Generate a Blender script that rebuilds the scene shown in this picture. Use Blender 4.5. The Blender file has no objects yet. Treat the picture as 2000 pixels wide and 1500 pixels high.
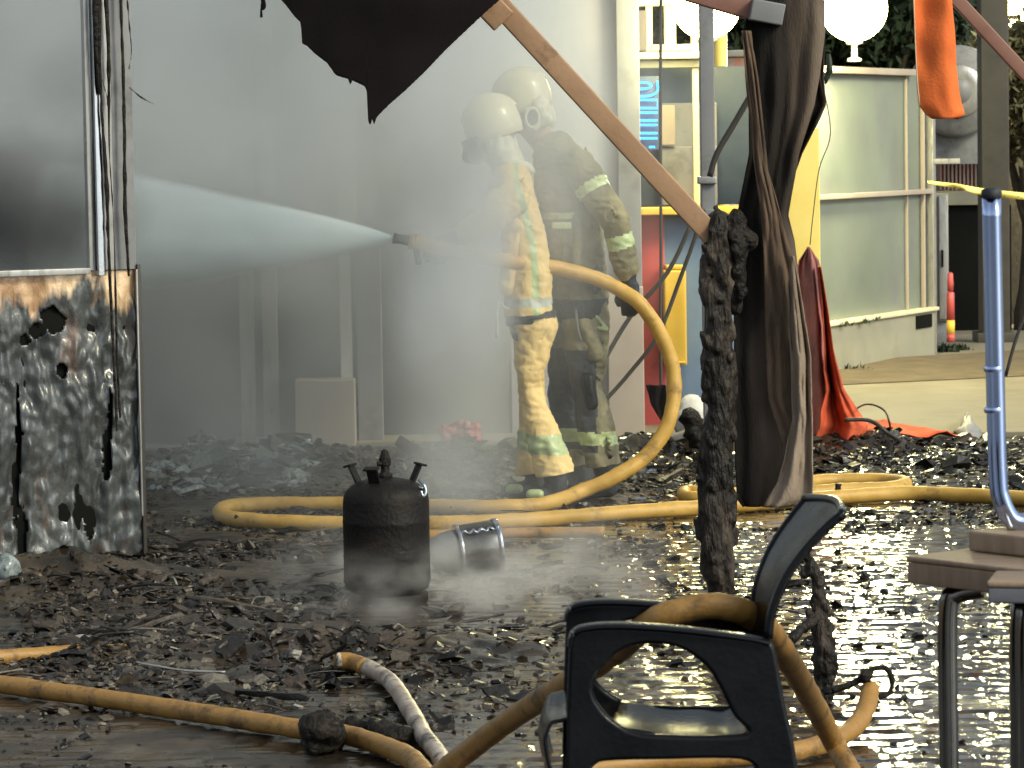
import bpy, bmesh, math, random
import numpy as np
from mathutils import Vector, Matrix, noise as mn
R = math.radians
rnd = random.Random(7)
scene = bpy.context.scene
col = scene.collection

# ------------------------------------------------------------------ camera
FPX = 6500.0; CAMZ = 1.58; PITCH = R(4.09); ROLL = R(-0.92)
cam_d = bpy.data.cameras.new("camera"); cam = bpy.data.objects.new("camera", cam_d); col.objects.link(cam)
cam_d.sensor_width = 36; cam_d.lens = FPX * 36 / 2000; cam_d.clip_end = 500; cam_d.clip_start = 0.1
cam_d.dof.use_dof = True; cam_d.dof.focus_distance = 11.5; cam_d.dof.aperture_fstop = 14
CM = Matrix.Translation((0, 0, CAMZ)) @ Matrix.Rotation(math.pi / 2 - PITCH, 4, 'X') @ Matrix.Rotation(ROLL, 4, 'Z')
cam.matrix_world = CM
scene.camera = cam

def ray(px, py):
    return (CM.to_3x3() @ Vector(((px - 1000) / FPX, -(py - 750) / FPX, -1.0)))
def P(px, py, Y):
    d = ray(px, py); t = Y / d.y
    return Vector((0, 0, CAMZ)) + d * t
def G(px, py, z=0.0):
    d = ray(px, py); t = (z - CAMZ) / d.z
    return Vector((0, 0, CAMZ)) + d * t
def S(Y): return FPX / Y           # pixels per metre at a distance

# ------------------------------------------------------------------ world, lights, exposure
w = bpy.data.worlds.new("World"); scene.world = w; w.use_nodes = True
nt = w.node_tree; nt.nodes.clear()
wo = nt.nodes.new('ShaderNodeOutputWorld'); bg = nt.nodes.new('ShaderNodeBackground')
sky = nt.nodes.new('ShaderNodeTexSky'); sky.sky_type = 'NISHITA'; sky.sun_disc = False
sky.sun_elevation = R(35); sky.sun_rotation = R(125); sky.air_density = 1.0; sky.dust_density = 3.0
hs = nt.nodes.new('ShaderNodeHueSaturation'); hs.inputs['Saturation'].default_value = 0.25
mix = nt.nodes.new('ShaderNodeMix'); mix.data_type = 'RGBA'; mix.blend_type = 'MULTIPLY'; mix.inputs[0].default_value = 1.0
mix.inputs[7].default_value = (0.90, 0.98, 0.99, 1)
nt.links.new(sky.outputs[0], hs.inputs['Color']); nt.links.new(hs.outputs[0], mix.inputs[6])
nt.links.new(mix.outputs[2], bg.inputs[0]); bg.inputs[1].default_value = 0.145
nt.links.new(bg.outputs[0], wo.inputs[0])
sd = bpy.data.lights.new("night_key", 'SUN'); sd.energy = 1.8; sd.angle = R(12); sd.color = (1.0, 0.90, 0.58)  # soft key added for the night square, in place of unseen street light
so = bpy.data.objects.new("night_key", sd); col.objects.link(so)
to_key = Vector((math.sin(R(125)), math.cos(R(125)), math.tan(R(35)))).normalized()   # right of the camera, slightly behind it
so.rotation_euler = to_key.to_track_quat('Z', 'Y').to_euler(); so.location = (6, -4, 8)
scene.view_settings.view_transform = 'Standard'; scene.view_settings.look = 'None'
scene.view_settings.exposure = 0.2; scene.view_settings.gamma = 1.0
scene.cycles.use_denoising = True
scene.cycles.volume_max_steps = 96; scene.cycles.volume_step_rate = 0.7
scene.cycles.max_bounces = 12; scene.cycles.volume_bounces = 12; scene.cycles.transparent_max_bounces = 16
scene.cycles.sample_clamp_indirect = 6; scene.cycles.caustics_reflective = False; scene.cycles.caustics_refractive = False

# ------------------------------------------------------------------ materials
MATS = {}
def nodes(name):
    m = bpy.data.materials.new(name); m.use_nodes = True
    n = m.node_tree; n.nodes.clear()
    out = n.nodes.new('ShaderNodeOutputMaterial')
    return m, n, out
def ramp(n, stops, src, interp='LINEAR'):
    r = n.nodes.new('ShaderNodeValToRGB'); r.color_ramp.interpolation = interp
    el = r.color_ramp.elements
    while len(el) < len(stops): el.new(0.5)
    for e, (p, c) in zip(el, stops):
        e.position = p; e.color = (c[0], c[1], c[2], 1) if hasattr(c, '__len__') else (c, c, c, 1)
    n.links.new(src, r.inputs[0]); return r.outputs[0]
def pbr(name, stops, scale=6, rough=(0.5, 0.7), metal=0.0, bump=0.3, bscale=None, stretch=(1, 1, 1), detail=6, coat=0.0,
        grime=None, spec=0.5, dist=0.01, sub=0.0):
    if name in MATS: return MATS[name]
    m, n, out = nodes(name)
    b = n.nodes.new('ShaderNodeBsdfPrincipled'); n.links.new(b.outputs[0], out.inputs[0])
    tc = n.nodes.new('ShaderNodeTexCoord'); mp = n.nodes.new('ShaderNodeMapping'); mp.inputs['Scale'].default_value = stretch
    n.links.new(tc.outputs['Object'], mp.inputs[0])
    nz = n.nodes.new('ShaderNodeTexNoise'); nz.inputs['Scale'].default_value = scale; nz.inputs['Detail'].default_value = detail
    nz.inputs['Roughness'].default_value = 0.62
    n.links.new(mp.outputs[0], nz.inputs[0])
    c = ramp(n, stops, nz.outputs[0])
    if grime:
        g = n.nodes.new('ShaderNodeTexNoise'); g.inputs['Scale'].default_value = grime[1]; g.inputs['Detail'].default_value = 8
        g.inputs['Roughness'].default_value = 0.7
        n.links.new(mp.outputs[0], g.inputs[0])
        f = ramp(n, [(grime[2], 0), (grime[3], 1)], g.outputs[0])
        mx = n.nodes.new('ShaderNodeMix'); mx.data_type = 'RGBA'; n.links.new(f, mx.inputs[0]); n.links.new(c, mx.inputs[6])
        mx.inputs[7].default_value = (*grime[0], 1); c = mx.outputs[2]
    n.links.new(c, b.inputs['Base Color'])
    n2 = n.nodes.new('ShaderNodeTexNoise'); n2.inputs['Scale'].default_value = bscale or scale * 4; n2.inputs['Detail'].default_value = 8
    n.links.new(mp.outputs[0], n2.inputs[0])
    rr = n.nodes.new('ShaderNodeMapRange'); rr.inputs['From Min'].default_value = 0.3; rr.inputs['From Max'].default_value = 0.7
    rr.inputs['To Min'].default_value = rough[0]; rr.inputs['To Max'].default_value = rough[1]
    n.links.new(nz.outputs[0], rr.inputs[0]); n.links.new(rr.outputs[0], b.inputs['Roughness'])
    if bump:
        bp = n.nodes.new('ShaderNodeBump'); bp.inputs['Strength'].default_value = bump; bp.inputs['Distance'].default_value = dist
        n.links.new(n2.outputs[0], bp.inputs['Height']); n.links.new(bp.outputs[0], b.inputs['Normal'])
    b.inputs['Metallic'].default_value = metal; b.inputs['Coat Weight'].default_value = coat
    b.inputs['Specular IOR Level'].default_value = spec
    MATS[name] = m; return m
def emis(name, c, s):
    m, n, out = nodes(name); e = n.nodes.new('ShaderNodeEmission'); e.inputs[0].default_value = (*c, 1); e.inputs[1].default_value = s
    n.links.new(e.outputs[0], out.inputs[0]); MATS[name] = m; return m

M = {}
M['char'] = pbr('charred', [(0.3, (.006, .005, .005)), (0.6, (.02, .016, .013)), (0.8, (.075, .06, .05))], 14, (0.35, 0.8), bump=1.0, bscale=45, dist=.02, spec=.22)
M['charpost'] = pbr('charred_post', [(0.32, (.005, .004, .003)), (0.5, (.018, .013, .010)), (0.6, (.08, .06, .047)), (0.75, (.2, .16, .125))], 9, (0.25, 0.75), bump=1.0, bscale=42, dist=.03, stretch=(1, 1, .35), spec=.3)
M['steelblack'] = pbr('scorched_steel', [(0.3, (.005, .0045, .0045)), (0.62, (.013, .010, .009)), (0.8, (.035, .02, .014))], 9, (0.4, 0.65), metal=0, bump=.4, bscale=60, spec=.2)
M['bronze'] = pbr('bronze_alu', [(0.3, (.33, .19, .105)), (0.7, (.42, .25, .145))], 5, (0.5, 0.65), bump=.15, bscale=50, grime=((.10, .055, .03), 7, .56, .80), stretch=(1, 1, 1))
M['brownrail'] = pbr('brown_rail', [(0.3, (.22, .10, .075)), (0.7, (.30, .15, .11))], 5, (0.5, 0.65), bump=.15)
M['blackcloth'] = pbr('black_cloth', [(0.3, (.007, .005, .006)), (0.7, (.011, .008, .009))], 5, (0.85, 0.95), bump=.3, bscale=160, spec=.08, dist=.004)
M['postwhite'] = pbr('white_post_paint', [(0.3, (.62, .63, .6)), (0.7, (.8, .8, .77))], 3, (0.4, 0.6), bump=.1, grime=((.2, .2, .19), 3, .55, .75), stretch=(1, 1, .5))
M['strip'] = pbr('scorched_strip', [(0.3, (.03, .022, .017)), (0.5, (.12, .08, .055)), (0.75, (.2, .14, .10))], 4, (0.7, 0.95), bump=.5, bscale=60, stretch=(2, 2, .5), spec=.2)
M['curtain'] = pbr('scorched_curtain', [(0.3, (.007, .006, .005)), (0.46, (.022, .018, .014)), (0.6, (.085, .06, .045)), (0.76, (.17, .125, .09))], 3.2, (0.7, 0.95), bump=.5, bscale=60, stretch=(2.6, 2.6, .55), spec=.2)
M['taupe'] = pbr('taupe_cloth', [(0.28, (.08, .06, .045)), (0.42, (.24, .18, .135)), (0.75, (.34, .27, .21))], 3.0, (0.75, 0.95), bump=.5, bscale=60, stretch=(2, 2, .8), spec=.2)
M['orange'] = pbr('orange_cloth', [(0.3, (.80, .16, .04)), (0.7, (.95, .22, .06))], 5, (0.7, 0.9), bump=.2, bscale=90, spec=.2)
M['orangeburnt'] = pbr('orange_burnt', [(0.25, (.04, .02, .025)), (0.38, (.30, .05, .025)), (0.55, (.70, .12, .05)), (0.8, (.80, .2, .1))], 3.2, (0.7, 0.9), bump=.5, bscale=50, spec=.2)
M['plum'] = pbr('plum_cloth', [(0.3, (.16, .08, .09)), (0.45, (.48, .19, .16)), (0.7, (.80, .28, .19))], 2.2, (0.7, 0.9), bump=.4, bscale=50, spec=.2, stretch=(2, 2, .7))
M['hose'] = pbr('yellow_hose', [(0.3, (.46, .265, .045)), (0.7, (.66, .40, .095))], 9, (0.42, 0.62), bump=.35, bscale=120, grime=((.10, .055, .02), 7, .54, .74), dist=.004)
M['hosedirty'] = pbr('dirty_hose', [(0.3, (.30, .155, .035)), (0.7, (.46, .25, .07))], 9, (0.4, 0.6), bump=.45, bscale=110, grime=((.05, .03, .018), 9, .5, .68), dist=.004)
M['hosepale'] = pbr('scorched_hose', [(0.3, (.30, .2, .13)), (0.55, (.55, .47, .4)), (0.75, (.6, .52, .45))], 7, (0.25, 0.45), bump=.4, bscale=60, grime=((.03, .028, .03), 8, .5, .62))
M['plastic'] = pbr('black_plastic', [(0.3, (.003, .0035, .005)), (0.7, (.008, .0085, .011))], 8, (0.12, 0.26), bump=.10, bscale=80, spec=.2, grime=((.03, .027, .024), 16, .66, .78))
M['chrome'] = pbr('chrome', [(0.3, (.5, .52, .56)), (0.7, (.62, .64, .68))], 6, (0.08, 0.18), metal=1, bump=.03)
M['chrome_bluerefl'] = pbr('chrome_blue_reflection', [(0.3, (.30, .42, .80)), (0.7, (.62, .70, .92))], 4, (0.06, 0.14), metal=1, bump=.03, stretch=(1, 1, .3))  # chrome with a blue reflection tinted into its metal colour
M['darkchrome'] = pbr('dark_chrome', [(0.3, (.13, .12, .11)), (0.7, (.2, .19, .18))], 6, (0.12, 0.24), metal=1, bump=.05)
M['wood'] = pbr('table_wood', [(0.3, (.21, .145, .10)), (0.55, (.31, .22, .155)), (0.75, (.38, .28, .2))], 5, (0.45, 0.7), bump=.25, bscale=60, stretch=(1, 7, 1))
M['grey_edge'] = pbr('grey_laminate', [(0.3, (.13, .13, .16)), (0.7, (.19, .19, .22))], 6, (0.4, 0.6), bump=.1)
M['ffyellow'] = pbr('fire_suit_yellow', [(0.3, (.68, .48, .20)), (0.5, (.78, .57, .25)), (0.75, (.84, .64, .31))], 5, (0.6, 0.8), bump=.5, bscale=40, grime=((.30, .2, .1), 5, .62, .85), spec=.25)
M['ffdark'] = pbr('fire_suit_sooty_shaded', [(0.3, (.11, .105, .075)), (0.45, (.18, .165, .105)), (0.6, (.27, .24, .14)), (0.78, (.40, .35, .2))], 4.2, (0.55, 0.8), bump=.6, bscale=40, spec=.25)  # soot, plus the shade on the rear figure, mixed into the suit colour
M['refl'] = pbr('reflective_tape', [(0.3, (.36, .46, .22)), (0.7, (.55, .62, .34))], 30, (0.25, 0.4), bump=.2, bscale=80)
M['reflwhite'] = pbr('silver_tape', [(0.3, (.42, .45, .38)), (0.7, (.6, .62, .55))], 30, (0.25, 0.4), bump=.2)
M['helmet'] = pbr('helmet_shell', [(0.3, (.62, .58, .40)), (0.7, (.74, .70, .50))], 5, (0.25, 0.45), bump=.08, grime=((.25, .22, .15), 6, .55, .75), coat=.3)
M['neckcape'] = pbr('neck_cape', [(0.3, (.60, .58, .45)), (0.7, (.78, .76, .62))], 9, (0.5, 0.8), bump=.4)
M['visor'] = pbr('dark_visor', [(0.3, (.02, .022, .025)), (0.7, (.05, .05, .055))], 5, (0.08, 0.2), bump=0, coat=.5)
M['greyrub'] = pbr('grey_rubber', [(0.3, (.10, .10, .10)), (0.7, (.17, .17, .165))], 10, (0.35, 0.6), bump=.2)
M['glove'] = pbr('black_glove', [(0.3, (.012, .014, .02)), (0.7, (.04, .045, .06))], 18, (0.5, 0.7), bump=.4)
M['skin'] = pbr('skin', [(0.3, (.45, .27, .19)), (0.7, (.55, .34, .25))], 8, (0.5, 0.6), bump=.1)
M['brass'] = pbr('worn_brass', [(0.3, (.35, .25, .12)), (0.7, (.6, .48, .3))], 14, (0.25, 0.4), metal=.8, bump=.2)
M['cream'] = pbr('cream_paint', [(0.3, (.62, .56, .36)), (0.7, (.74, .68, .46))], 4, (0.5, 0.7), bump=.1)
M['yellow'] = pbr('yellow_paint', [(0.3, (.80, .48, .05)), (0.7, (.90, .60, .10))], 4, (0.4, 0.6), bump=.1, grime=((.5, .3, .05), 8, .6, .75))
M['yellowbright'] = pbr('lemon_paint', [(0.3, (.85, .66, .16)), (0.7, (.92, .76, .25))], 4, (0.4, 0.6), bump=.1)
M['red'] = pbr('red_paint', [(0.3, (.42, .06, .06)), (0.7, (.55, .09, .085))], 4, (0.35, 0.6), bump=.1, grime=((.2, .03, .03), 6, .58, .7))
M['blue'] = pbr('slate_blue_paint', [(0.3, (.12, .19, .31)), (0.7, (.17, .25, .38))], 4, (0.4, 0.6), bump=.1)
M['darkblue'] = pbr('dark_blue_board', [(0.3, (.035, .06, .12)), (0.7, (.07, .10, .18))], 3, (0.4, 0.6), bump=.1)
M['pinkwall'] = pbr('pink_mural', [(0.35, (.62, .42, .45)), (0.5, (.55, .5, .6)), (0.62, (.66, .34, .36)), (0.7, (.7, .6, .66))], 5, (0.6, 0.8), bump=.2)
M['whitewall'] = pbr('pale_wall', [(0.3, (.27, .26, .19)), (0.7, (.34, .32, .24))], 2.2, (0.6, 0.8), bump=.15, grime=((.25, .23, .17), 4, .55, .8))
M['greenwall'] = pbr('grey_green_panel', [(0.3, (.16, .185, .155)), (0.7, (.205, .23, .20))], 1.6, (0.35, 0.55), bump=.12, grime=((.17, .17, .18), 2.0, .5, .75))
M['greypaint'] = pbr('grey_paint', [(0.3, (.20, .20, .21)), (0.7, (.27, .27, .28))], 3, (0.45, 0.65), bump=.15, grime=((.12, .12, .12), 4, .5, .7))
M['booth'] = pbr('sooty_booth_wall', [(0.3, (.03, .03, .031)), (0.55, (.07, .07, .073)), (0.75, (.15, .148, .145))], 1.3, (0.5, 0.8), bump=.2, stretch=(1, 1, .5))
M['lilac'] = pbr('lilac_grey_panel', [(0.3, (.30, .27, .30)), (0.7, (.38, .35, .38))], 2.5, (0.5, 0.7), bump=.1)
M['beige'] = pbr('beige_panel', [(0.3, (.34, .28, .24)), (0.7, (.42, .36, .31))], 2.5, (0.5, 0.7), bump=.1)
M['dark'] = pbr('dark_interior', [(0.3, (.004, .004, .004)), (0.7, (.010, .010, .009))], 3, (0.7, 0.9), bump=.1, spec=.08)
M['darkmetal'] = pbr('dark_column_paint', [(0.3, (.035, .03, .025)), (0.7, (.055, .048, .04))], 6, (0.4, 0.6), bump=.1)
M['galv'] = pbr('galvanised_frame', [(0.3, (.34, .33, .32)), (0.7, (.5, .49, .48))], 5, (0.25, 0.45), metal=.5, bump=.2, grime=((.15, .14, .13), 5, .5, .7), stretch=(3, 3, .6))
M['concrete'] = pbr('concrete', [(0.3, (.17, .145, .10)), (0.7, (.25, .22, .165))], 1.7, (0.6, 0.85), bump=.3, grime=((.15, .13, .09), 3, .5, .8))
M['kerb'] = pbr('brown_soil', [(0.3, (.08, .06, .035)), (0.7, (.14, .105, .065))], 5, (0.8, 0.95), bump=.5)
M['leaf'] = pbr('leaf', [(0.3, (.006, .013, .006)), (0.7, (.020, .038, .015))], 3, (0.5, 0.7), bump=0)
M['bark'] = pbr('bark', [(0.3, (.05, .04, .03)), (0.7, (.11, .09, .065))], 9, (0.8, 0.95), bump=.7, stretch=(3, 3, 1))
M['ivy'] = pbr('ivy_wall_leaf', [(0.3, (.07, .06, .025)), (0.7, (.14, .12, .05))], 3, (0.6, 0.8), bump=0)
M['redtrash'] = pbr('red_plastic_film', [(0.3, (.34, .07, .08)), (0.7, (.55, .2, .2))], 20, (0.35, 0.6), bump=.4)
M['whitebag'] = pbr('white_sack', [(0.3, (.55, .53, .5)), (0.7, (.7, .68, .65))], 10, (0.6, 0.8), bump=.3)
M['globe'] = emis('lamp_globe_glass', (1.0, 0.86, 0.30), 30)
M['neon'] = emis('blue_neon_tube', (0.03, 0.42, 1.0), 5.0)
M['neonpurple'] = emis('purple_light', (0.6, 0.12, 1.0), 3.5)
M['warmdot'] = emis('warm_lamp', (1.0, 0.8, 0.55), 6)

# barrier tape: yellow with dark dashes of its print
def stripe_mat():
    m, n, out = nodes('barrier_tape'); b = n.nodes.new('ShaderNodeBsdfPrincipled'); n.links.new(b.outputs[0], out.inputs[0])
    tc = n.nodes.new('ShaderNodeTexCoord'); nz = n.nodes.new('ShaderNodeTexNoise'); nz.inputs['Scale'].default_value = 9
    n.links.new(tc.outputs['Object'], nz.inputs[0])
    n.links.new(ramp(n, [(0.56, (.72, .62, .16)), (0.62, (.28, .24, .1))], nz.outputs[0]), b.inputs['Base Color'])
    b.inputs['Roughness'].default_value = .45; return m
M['tape'] = stripe_mat()

# debris: colour varies per piece
def debris_mat(name, stops, rough=.35):
    m, n, out = nodes(name); b = n.nodes.new('ShaderNodeBsdfPrincipled'); n.links.new(b.outputs[0], out.inputs[0])
    g = n.nodes.new('ShaderNodeNewGeometry')
    c = ramp(n, stops, g.outputs['Random Per Island'], 'CONSTANT')
    tc = n.nodes.new('ShaderNodeTexCoord'); nz = n.nodes.new('ShaderNodeTexNoise'); nz.inputs['Scale'].default_value = 55
    n.links.new(tc.outputs['Object'], nz.inputs[0])
    mx = n.nodes.new('ShaderNodeMix'); mx.data_type = 'RGBA'; mx.blend_type = 'MULTIPLY'; mx.inputs[0].default_value = .8
    n.links.new(c, mx.inputs[6]); n.links.new(ramp(n, [(0.35, .15), (0.65, .55)], nz.outputs[0]), mx.inputs[7])
    n.links.new(mx.outputs[2], b.inputs['Base Color'])
    bp = n.nodes.new('ShaderNodeBump'); bp.inputs['Strength'].default_value = .6; bp.inputs['Distance'].default_value = .006
    n.links.new(nz.outputs[0], bp.inputs['Height']); n.links.new(bp.outputs[0], b.inputs['Normal'])
    rr = n.nodes.new('ShaderNodeMapRange'); rr.inputs['To Min'].default_value = rough * .5; rr.inputs['To Max'].default_value = rough * 2
    n.links.new(nz.outputs[0], rr.inputs[0]); n.links.new(rr.outputs[0], b.inputs['Roughness']); return m
M['debris'] = debris_mat('charred_rubble', [(0, (.012, .009, .008)), (.3, (.03, .022, .017)), (.5, (.06, .042, .03)), (.68, (.10, .07, .05)), (.82, (.16, .125, .095)), (.93, (.3, .26, .21)), (.985, (.55, .52, .46))])
M['debrisdark'] = debris_mat('black_cinders', [(0, (.006, .005, .005)), (.4, (.015, .012, .010)), (.7, (.035, .028, .022)), (.9, (.08, .065, .05)), (.97, (.3, .3, .28))], .3)
M['glassbits'] = debris_mat('broken_glass_bits', [(0, (.10, .11, .11)), (.3, (.26, .30, .31)), (.6, (.45, .52, .53)), (.85, (.75, .82, .82))], .15)

def ground_mat():
    m, n, out = nodes('wet_paving'); b = n.nodes.new('ShaderNodeBsdfPrincipled'); n.links.new(b.outputs[0], out.inputs[0])
    tc = n.nodes.new('ShaderNodeTexCoord')
    def nz(s, d=6, st=(1, 1, 1)):
        mp = n.nodes.new('ShaderNodeMapping'); mp.inputs['Scale'].default_value = st; n.links.new(tc.outputs['Object'], mp.inputs[0])
        t = n.nodes.new('ShaderNodeTexNoise'); t.inputs['Scale'].default_value = s; t.inputs['Detail'].default_value = d
        n.links.new(mp.outputs[0], t.inputs[0]); return t.outputs[0]
    c = ramp(n, [(0.3, (.010, .008, .006)), (0.48, (.030, .022, .015)), (0.6, (.062, .045, .030)), (0.75, (.11, .084, .058))], nz(4.5, 10))
    n.links.new(c, b.inputs['Base Color'])
    # water film: rough where dry, a mirror in the puddles; wetter to the right and near the front
    sp = n.nodes.new('ShaderNodeSeparateXYZ'); n.links.new(tc.outputs['Object'], sp.inputs[0])
    mr = n.nodes.new('ShaderNodeMapRange'); mr.inputs['From Min'].default_value = -1.1; mr.inputs['From Max'].default_value = 0.5
    mr.inputs['To Min'].default_value = 0.10; mr.inputs['To Max'].default_value = -0.14; n.links.new(sp.outputs[0], mr.inputs[0])
    ad = n.nodes.new('ShaderNodeMath'); ad.operation = 'ADD'; n.links.new(nz(2.2, 8), ad.inputs[0]); n.links.new(mr.outputs[0], ad.inputs[1])
    rg = ramp(n, [(0.42, .07), (0.54, .18), (0.68, .5)], ad.outputs[0]); n.links.new(rg, b.inputs['Roughness'])
    bp = n.nodes.new('ShaderNodeBump'); bp.inputs['Strength'].default_value = .45; bp.inputs['Distance'].default_value = .003
    n.links.new(nz(38, 8), bp.inputs['Height']); n.links.new(bp.outputs[0], b.inputs['Normal'])
    b.inputs['Specular IOR Level'].default_value = .6
    return m
M['ground'] = ground_mat()

def burnt_panel_mat():
    m, n, out = nodes('burnt_sheet'); b = n.nodes.new('ShaderNodeBsdfPrincipled'); n.links.new(b.outputs[0], out.inputs[0])
    tc = n.nodes.new('ShaderNodeTexCoord')
    def nz(s, d=6, st=(1, 1, 1), loc=(0, 0, 0)):
        mp = n.nodes.new('ShaderNodeMapping'); mp.inputs['Scale'].default_value = st; mp.inputs['Location'].default_value = loc
        n.links.new(tc.outputs['Object'], mp.inputs[0])
        t = n.nodes.new('ShaderNodeTexNoise'); t.inputs['Scale'].default_value = s; t.inputs['Detail'].default_value = d
        t.inputs['Roughness'].default_value = .65
        n.links.new(mp.outputs[0], t.inputs[0]); return t.outputs[0]
    def mixc(f, a, c2):
        mx = n.nodes.new('ShaderNodeMix'); mx.data_type = 'RGBA'; n.links.new(f, mx.inputs[0])
        if isinstance(a, tuple): mx.inputs[6].default_value = (*a, 1)
        else: n.links.new(a, mx.inputs[6])
        if isinstance(c2, tuple): mx.inputs[7].default_value = (*c2, 1)
        else: n.links.new(c2, mx.inputs[7])
        return mx.outputs[2]
    c = ramp(n, [(0.3, (.04, .042, .042)), (0.45, (.07, .074, .074)), (0.62, (.10, .105, .105)), (0.8, (.17, .18, .19))], nz(6, 5, (1, 1, .25)))
    # brown-orange noise patches, and pale orange streaks under the top edge
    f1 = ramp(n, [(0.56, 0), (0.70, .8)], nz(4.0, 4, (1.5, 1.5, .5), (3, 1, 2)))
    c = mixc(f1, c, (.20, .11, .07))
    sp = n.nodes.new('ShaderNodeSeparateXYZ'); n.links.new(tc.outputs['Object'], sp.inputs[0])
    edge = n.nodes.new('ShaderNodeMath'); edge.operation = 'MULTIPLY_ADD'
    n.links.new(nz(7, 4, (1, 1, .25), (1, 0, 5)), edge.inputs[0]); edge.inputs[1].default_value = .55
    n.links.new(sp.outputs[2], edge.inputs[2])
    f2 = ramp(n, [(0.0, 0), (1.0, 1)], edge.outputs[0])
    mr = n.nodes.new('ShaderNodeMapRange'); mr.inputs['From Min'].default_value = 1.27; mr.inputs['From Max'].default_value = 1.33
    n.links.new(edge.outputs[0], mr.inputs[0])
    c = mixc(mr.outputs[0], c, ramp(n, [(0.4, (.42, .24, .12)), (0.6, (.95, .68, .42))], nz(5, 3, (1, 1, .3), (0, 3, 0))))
    n.links.new(c, b.inputs['Base Color'])
    n.links.new(ramp(n, [(0.4, .14), (0.62, .42)], nz(12, 6)), b.inputs['Roughness'])
    b.inputs['Metallic'].default_value = .2; b.inputs['Coat Weight'].default_value = .3; b.inputs['Coat Roughness'].default_value = .12
    bp = n.nodes.new('ShaderNodeBump'); bp.inputs['Strength'].default_value = .6; bp.inputs['Distance'].default_value = .016
    n.links.new(nz(15, 4, (1, 1, .45)), bp.inputs['Height']); n.links.new(bp.outputs[0], b.inputs['Normal'])
    return m
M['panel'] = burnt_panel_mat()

# ------------------------------------------------------------------ object helpers
LOC = {}
def meta(o, label=None, cat=None, group=None, kind=None):
    if label: o['label'] = label
    if cat: o['category'] = cat
    if group: o['group'] = group
    if kind: o['kind'] = kind
    return o
def thing(name, loc, label, cat, group=None):
    o = bpy.data.objects.new(name, None); col.objects.link(o); o.location = loc; o.empty_display_size = .1
    LOC[o] = Vector(loc); return meta(o, label, cat, group)
def mk(name, data, mat, parent=None, smooth=True, origin=None):
    """data: bmesh, mesh, or (verts, faces) in world coordinates -> one object with its origin at its own base"""
    if isinstance(data, bmesh.types.BMesh):
        me = bpy.data.meshes.new(name); data.to_mesh(me); data.free()
    elif isinstance(data, tuple):
        me = bpy.data.meshes.new(name); me.from_pydata([tuple(v) for v in data[0]], [], data[1])
    else: me = data; me.name = name
    co = np.empty(len(me.vertices) * 3, dtype=np.float32); me.vertices.foreach_get('co', co); co = co.reshape(-1, 3)
    if parent is not None: o0 = LOC[parent]
    else:
        o0 = Vector(origin) if origin is not None else Vector(((co[:, 0].min() + co[:, 0].max()) / 2, (co[:, 1].min() + co[:, 1].max()) / 2, co[:, 2].min()))
    co = co - np.array(o0, dtype=np.float32)
    me.vertices.foreach_set('co', co.ravel()); me.update()
    if smooth: me.polygons.foreach_set('use_smooth', [True] * len(me.polygons))
    o = bpy.data.objects.new(name, me); col.objects.link(o)
    if mat is not None: me.materials.clear(); me.materials.append(M[mat] if isinstance(mat, str) else mat)
    if parent is not None: o.parent = parent; LOC[o] = LOC[parent].copy()
    else: o.location = o0; LOC[o] = Vector(o0)
    return o
def copy_tree(o, parent=None):
    c = o.copy(); col.objects.link(c); c.parent = parent
    for ch in list(o.children): copy_tree(ch, c)
    return c
def box(bm, c, s, rot=None, bev=0.0):
    r = bmesh.ops.create_cube(bm, size=1.0)
    vs = r['verts']
    bmesh.ops.scale(bm, vec=s, verts=vs)
    if bev:
        es = list({e for v in vs for e in v.link_edges})
        rb = bmesh.ops.bevel(bm, geom=es, offset=bev, segments=2, affect='EDGES', profile=.7)
        vs = rb['verts']
        seen = set(vs); st = list(vs)
        while st:
            v = st.pop()
            for e in v.link_edges:
                u = e.other_vert(v)
                if u not in seen: seen.add(u); st.append(u)
        vs = list(seen)
    if rot is not None: bmesh.ops.rotate(bm, cent=(0, 0, 0), matrix=rot, verts=vs)
    bmesh.ops.translate(bm, vec=c, verts=vs); return vs
def BX(c, s, rot=None, bev=0.004):
    bm = bmesh.new(); box(bm, c, s, rot, bev); return bm
def pbox(x0, y0, x1, y1, Y, depth, bev=.006):
    """box whose front face fills a picture rectangle at distance Y and which is depth metres deep"""
    a = P(x0, y1, Y); b = P(x1, y0, Y)
    c = (a + b) / 2; return BX((c.x, Y + depth / 2, c.z), (abs(b.x - a.x), depth, abs(b.z - a.z)), None, bev)
def catmull(pts, n=8, closed=False):
    pts = [Vector(p) for p in pts]; out = []
    N = len(pts)
    for i in range(N - 1 if not closed else N):
        p0 = pts[i - 1] if (i > 0 or closed) else pts[0] * 2 - pts[1]
        p1 = pts[i]; p2 = pts[(i + 1) % N]
        p3 = pts[(i + 2) % N] if (i + 2 < N or closed) else p2 * 2 - p1
        for k in range(n):
            t = k / n
            out.append(.5 * ((2 * p1) + (p2 - p0) * t + (2 * p0 - 5 * p1 + 4 * p2 - p3) * t * t + (3 * p1 - p0 - 3 * p2 + p3) * t ** 3))
    if not closed: out.append(pts[-1])
    return out
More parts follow.
